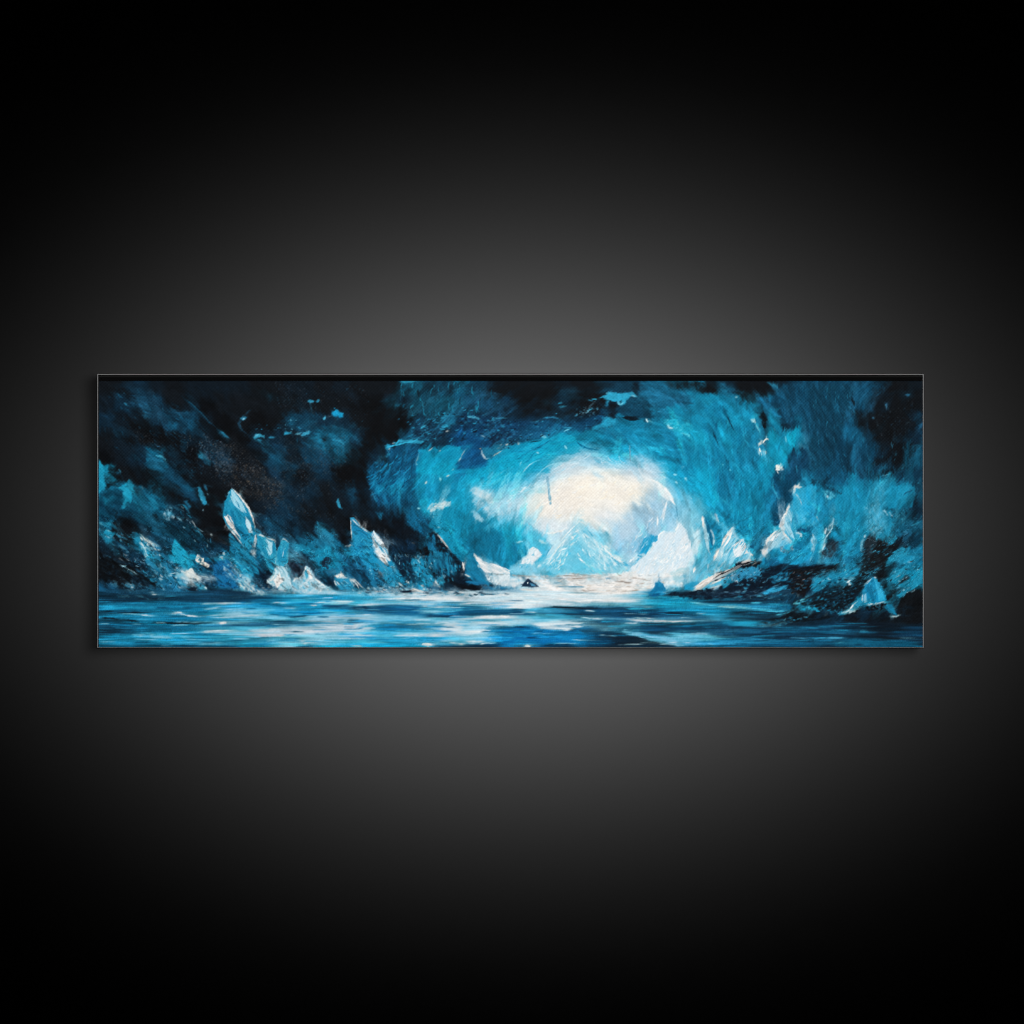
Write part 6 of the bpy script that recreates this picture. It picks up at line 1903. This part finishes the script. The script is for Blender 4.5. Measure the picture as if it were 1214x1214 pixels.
F 16506e,22789c,0c1a26,3f90b0 n60 l5 w1.3 o.7 a50 : 540,330 740,340 900,480 820,500 620,480
'''

RELIEF = .2
WASH_W = 90.0
PIC_W = 745.0

# ------------------------------------------------------------------ Blender scene
import bpy
import bmesh

C = bpy.context.scene.collection
MM = 0.001
CX, CY = 607.0, 607.0                       # picture centre, millimetres on the canvas plane
FRONT = -0.034                              # front plane of the canvas; the wall is y = 0


def mx(x):
    return (x - CX) * MM


def mz(y):
    return (CY - y) * MM


def lin(c):
    c = np.asarray(c, np.float32)
    return np.where(c <= .04045, c / 12.92, ((c + .055) / 1.055) ** 2.4)


def nodes_of(m):
    m.use_nodes = True
    nt = m.node_tree
    nt.nodes.clear()
    out = nt.nodes.new('ShaderNodeOutputMaterial')
    b = nt.nodes.new('ShaderNodeBsdfPrincipled')
    nt.links.new(b.outputs[0], out.inputs[0])
    return nt, b


def noise_bump(nt, b, scale, strength, dist, detail=4):
    tc = nt.nodes.new('ShaderNodeTexCoord')
    n = nt.nodes.new('ShaderNodeTexNoise')
    n.inputs['Scale'].default_value = scale
    n.inputs['Detail'].default_value = detail
    bp = nt.nodes.new('ShaderNodeBump')
    bp.inputs['Strength'].default_value = strength
    bp.inputs['Distance'].default_value = dist
    nt.links.new(tc.outputs['Object'], n.inputs['Vector'])
    nt.links.new(n.outputs['Fac'], bp.inputs['Height'])
    nt.links.new(bp.outputs[0], b.inputs['Normal'])
    return n


def mat_wall():
    m = bpy.data.materials.new('matt_wall_paint')
    nt, b = nodes_of(m)
    b.inputs['Base Color'].default_value = (.74, .74, .74, 1)
    b.inputs['Roughness'].default_value = .95
    b.inputs['Specular IOR Level'].default_value = .0
    noise_bump(nt, b, 90, .03, .0004)
    return m


def mat_paint():
    m = bpy.data.materials.new('oil_paint')
    nt, b = nodes_of(m)
    at = nt.nodes.new('ShaderNodeAttribute')
    at.attribute_name = 'pigment'
    nt.links.new(at.outputs['Color'], b.inputs['Base Color'])
    b.inputs['Roughness'].default_value = .55
    b.inputs['Specular IOR Level'].default_value = .012
    return m


def mat_edge():
    m = bpy.data.materials.new('black_canvas_edge')
    nt, b = nodes_of(m)
    b.inputs['Roughness'].default_value = .9
    b.inputs['Specular IOR Level'].default_value = .0
    tc = nt.nodes.new('ShaderNodeTexCoord')
    sep = nt.nodes.new('ShaderNodeSeparateXYZ')
    nt.links.new(tc.outputs['Object'], sep.inputs[0])

    def mt(op, a, v):
        n = nt.nodes.new('ShaderNodeMath')
        n.operation = op
        for i, q in enumerate((a, v)):
            if isinstance(q, (int, float)):
                n.inputs[i].default_value = q
            elif q is not None:
                nt.links.new(q, n.inputs[i])
        return n.outputs[0]
    k = 2 * math.pi / (4 * MM)
    wv = mt('MULTIPLY', mt('SINE', mt('MULTIPLY', sep.outputs['X'], k), None), mt('COSINE', mt('MULTIPLY', sep.outputs['Z'], k), None))
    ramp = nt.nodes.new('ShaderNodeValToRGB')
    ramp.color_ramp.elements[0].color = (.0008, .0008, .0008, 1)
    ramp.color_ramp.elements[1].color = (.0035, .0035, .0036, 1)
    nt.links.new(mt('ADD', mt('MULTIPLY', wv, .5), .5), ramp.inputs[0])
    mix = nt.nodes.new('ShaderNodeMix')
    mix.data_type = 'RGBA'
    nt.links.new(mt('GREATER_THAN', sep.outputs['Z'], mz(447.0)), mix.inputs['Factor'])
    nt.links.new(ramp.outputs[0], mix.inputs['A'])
    mix.inputs['B'].default_value = (.008, .008, .008, 1)  # lighter band colours in the light caught along the top of the roll
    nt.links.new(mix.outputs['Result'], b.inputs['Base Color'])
    return m


def mat_frame():
    m = bpy.data.materials.new('brushed_dark_metal')
    nt, b = nodes_of(m)
    b.inputs['Base Color'].default_value = (FRAME_ALB, FRAME_ALB, FRAME_ALB, 1)
    b.inputs['Roughness'].default_value = .5
    b.inputs['Specular IOR Level'].default_value = .3
    n = noise_bump(nt, b, 400, .1, .0002)
    return m


def mesh_obj(name, me, mat, parent=None):
    o = bpy.data.objects.new(name, me)
    C.objects.link(o)
    me.materials.append(mat)
    o.parent = parent
    return o


FRAME_ALB = .105
E_LIGHT = 1.45                              # what the lamps together give a matt white canvas

# -- the wall
me = bpy.data.meshes.new('wall')
bm = bmesh.new()
W = 3.0
vs = [bm.verts.new(v) for v in ((-W, 0, -W), (W, 0, -W), (W, 0, W), (-W, 0, W), (-W, .1, -W), (W, .1, -W), (W, .1, W), (-W, .1, W))]
for f in ((0, 1, 2, 3), (7, 6, 5, 4), (4, 5, 1, 0), (3, 2, 6, 7), (4, 0, 3, 7), (1, 5, 6, 2)):
    bm.faces.new([vs[i] for i in f])
bm.normal_update()
bm.to_mesh(me)
bm.free()
wall = mesh_obj('wall', me, mat_wall())
wall['kind'] = 'structure'
wall['label'] = 'plain matt grey studio wall fading into darkness around the picture'
wall['category'] = 'wall'

# -- the picture
pic = bpy.data.objects.new('canvas_painting', None)
C.objects.link(pic)
pic.empty_display_size = .1
pic['label'] = 'wide panoramic blue and white oil painting of an ice cave, on the grey wall'
pic['category'] = 'painting'

img, hgt = paint(GRID, STROKES, TOUCHES)
X, Y = np.meshgrid(GX, GY)
# relief eases out at the rim so that the face meets its folded edges cleanly
rim = np.minimum.reduce([X - FX0, FX1 - X, Y - FY0, FY1 - Y])
ease = np.clip(rim / 3, 0, 1)
co = np.stack([mx(X), FRONT - RELIEF * MM * np.clip(hgt, -.2, 2) * ease, mz(Y)], -1).reshape(-1, 3).astype(np.float32)
idx = np.arange(NX * NY).reshape(NY, NX)
quads = np.stack([idx[1:, :-1], idx[1:, 1:], idx[:-1, 1:], idx[:-1, :-1]], -1).reshape(-1, 4)
# fold the canvas back to the wall along its four sides
rims = [idx[0, :], idx[:, -1], idx[-1, ::-1], idx[::-1, 0]]
ring = np.concatenate([r[:-1] for r in rims])
back = co[ring].copy()
back[:, 1] = -.002
base = len(co)
n = len(ring)
a = np.arange(n)
side = np.stack([ring[a], ring[(a + 1) % n], base + (a + 1) % n, base + a], -1)
side = side[:, ::-1] if True else side
co = np.concatenate([co, back])
faces = np.concatenate([quads, side])
me = bpy.data.meshes.new('canvas')
me.vertices.add(len(co))
me.vertices.foreach_set('co', co.ravel())
me.loops.add(len(faces) * 4)
me.loops.foreach_set('vertex_index', faces.ravel().astype(np.int32))
me.polygons.add(len(faces))
me.polygons.foreach_set('loop_start', np.arange(0, len(faces) * 4, 4, dtype=np.int32))
me.polygons.foreach_set('use_smooth', np.r_[np.ones(len(quads), bool), np.zeros(len(side), bool)])
me.update(calc_edges=True)
me.validate()
at = me.attributes.new('pigment', 'FLOAT_COLOR', 'POINT')
col = np.ones((len(co), 4), np.float32)
col[:NX * NY, :3] = lin(img).reshape(-1, 3) / E_LIGHT
col[NX * NY:, :3] = .01
at.data.foreach_set('color', col.ravel())
canvas = mesh_obj('canvas', me, mat_paint(), pic)

# black strip of folded canvas showing along the top, rolling back from the face
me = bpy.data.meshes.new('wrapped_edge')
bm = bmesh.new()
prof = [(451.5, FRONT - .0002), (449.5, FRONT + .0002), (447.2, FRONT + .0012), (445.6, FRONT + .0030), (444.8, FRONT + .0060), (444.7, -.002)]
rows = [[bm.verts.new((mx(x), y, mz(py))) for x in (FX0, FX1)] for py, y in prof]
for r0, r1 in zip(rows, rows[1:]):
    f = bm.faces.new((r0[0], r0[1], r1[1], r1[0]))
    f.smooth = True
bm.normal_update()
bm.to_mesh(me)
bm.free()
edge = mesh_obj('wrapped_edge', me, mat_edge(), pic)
edge['label'] = 'black folded canvas edge along the top'

# thin metal frame: a ring with a slim bevelled lip
me = bpy.data.meshes.new('frame')
bm = bmesh.new()
OX0, OX1, OY0, OY1 = 115.0, 1095.5, 443.0, 768.6
LIPS = (1.3, 1.6, 1.7, 1.0)                 # left, right, top, bottom (mm)
def loop(gx0, gx1, gy0, gy1, y):
    return [bm.verts.new((mx(x), y, mz(q))) for x, q in ((gx0, gy1), (gx1, gy1), (gx1, gy0), (gx0, gy0))]
FF = FRONT - .0012
l, r, t, bt = LIPS
ls = [loop(OX0, OX1, OY0, OY1, -.0005),
      loop(OX0, OX1, OY0, OY1, FF + .0006),
      loop(OX0 + l * .5, OX1 - r * .5, OY0 + t * .5, OY1 - bt * .5, FF),
      loop(OX0 + l, OX1 - r, OY0 + t, OY1 - bt, FF + .0003),
      loop(OX0 + l, OX1 - r, OY0 + t, OY1 - bt, -.0005)]
for p0, p1 in zip(ls, ls[1:]):
    for i in range(4):
        bm.faces.new((p0[i], p0[(i + 1) % 4], p1[(i + 1) % 4], p1[i]))
bmesh.ops.recalc_face_normals(bm, faces=bm.faces)
bm.to_mesh(me)
bm.free()
frame = mesh_obj('frame', me, mat_frame(), pic)
frame['label'] = 'hairline grey metal frame'

# ------------------------------------------------------------------ light
w = bpy.data.worlds.new('World')
bpy.context.scene.world = w
w.use_nodes = True
w.node_tree.nodes['Background'].inputs[0].default_value = (0, 0, 0, 1)
w.node_tree.nodes['Background'].inputs[1].default_value = 0


def beam(name, loc, radius, watts, plane_y, pattern):
    """a lamp whose emission nodes shape a pattern (given in metres on a plane in front of it)"""
    L = bpy.data.lights.new(name, 'POINT')
    L.energy = watts
    L.shadow_soft_size = radius
    L.use_nodes = True
    nt = L.node_tree
    em = next(n for n in nt.nodes if n.type == 'EMISSION')
    g = nt.nodes.new('ShaderNodeNewGeometry')
    P = nt.nodes.new('ShaderNodeSeparateXYZ')
    D = nt.nodes.new('ShaderNodeSeparateXYZ')
    nt.links.new(g.outputs['Position'], P.inputs[0])
    nt.links.new(g.outputs['Incoming'], D.inputs[0])

    def mt(op, a, b=None):
        n = nt.nodes.new('ShaderNodeMath')
        n.operation = op
        for i, q in enumerate((a, b)):
            if isinstance(q, (int, float)):
                n.inputs[i].default_value = q
            elif q is not None:
                nt.links.new(q, n.inputs[i])
        return n.outputs[0]
    t = mt('DIVIDE', mt('SUBTRACT', plane_y, P.outputs['Y']), D.outputs['Y'])
    hx = mt('ADD', P.outputs['X'], mt('MULTIPLY', D.outputs['X'], t))
    hz = mt('ADD', P.outputs['Z'], mt('MULTIPLY', D.outputs['Z'], t))
    fwd = mt('GREATER_THAN', D.outputs['Y'], .05)
    nt.links.new(mt('MULTIPLY', pattern(mt, hx, hz), fwd), em.inputs['Strength'])
    o = bpy.data.objects.new(name, L)
    o.location = loc
    C.objects.link(o)
    return o


def glow(mt, hx, hz):
    a, b = GLOW_A, GLOW_B
    q = mt('ADD', mt('POWER', mt('ABSOLUTE', mt('DIVIDE', hx, a)), 2), mt('POWER', mt('ABSOLUTE', mt('DIVIDE', mt('ADD', hz, .013), b)), 2))
    return mt('EXPONENT', mt('MULTIPLY', q, -1))


def box(mt, hx, hz):
    x0, x1, z0, z1 = mx(115.2), mx(1095.3), mz(768.4), mz(443.5)
    inx = mt('LESS_THAN', mt('ABSOLUTE', mt('SUBTRACT', hx, (x0 + x1) / 2)), (x1 - x0) / 2)
    inz = mt('LESS_THAN', mt('ABSOLUTE', mt('SUBTRACT', hz, (z0 + z1) / 2)), (z1 - z0) / 2)
    return mt('MULTIPLY', inx, inz)


GLOW_A, GLOW_B = .392, .266
beam('wash_lamp', (1.05, -3.0, .50), .8, WASH_W * .76, 0.0, glow)
beam('added_front_fill', (0, -3.0, 0), .12, WASH_W * .29, 0.0, glow)  # unseen fill added beside the camera to lift the shadow on the wall
beam('added_canvas_beam', (.12, -3.6, 1.1), .02, PIC_W, FRONT, box)  # unseen beam added to light the canvas evenly, cut off at the frame

# ------------------------------------------------------------------ camera
cd = bpy.data.cameras.new('camera')
cam = bpy.data.objects.new('camera', cd)
C.objects.link(cam)
DIST = 3.0
cam.location = (0, FRONT - DIST, 0)
cam.rotation_euler = (math.radians(90), 0, 0)
cd.sensor_width = 36
cd.lens = 36 * DIST / 1.214
cd.clip_start = .05
cd.clip_end = 100
sc = bpy.context.scene
sc.camera = cam
sc.render.engine = 'CYCLES'
sc.cycles.use_denoising = True
sc.cycles.denoiser = 'OPENIMAGEDENOISE'
sc.cycles.denoising_input_passes = 'RGB_ALBEDO_NORMAL'
sc.cycles.use_light_tree = False
sc.cycles.max_bounces = 3
sc.cycles.filter_width = 1.0
sc.render.resolution_x = sc.render.resolution_y = 1024
vs_ = sc.view_settings
vs_.view_transform = 'Standard'
vs_.look = 'None'
vs_.exposure = 0
vs_.gamma = 1
vs_.use_curve_mapping = False
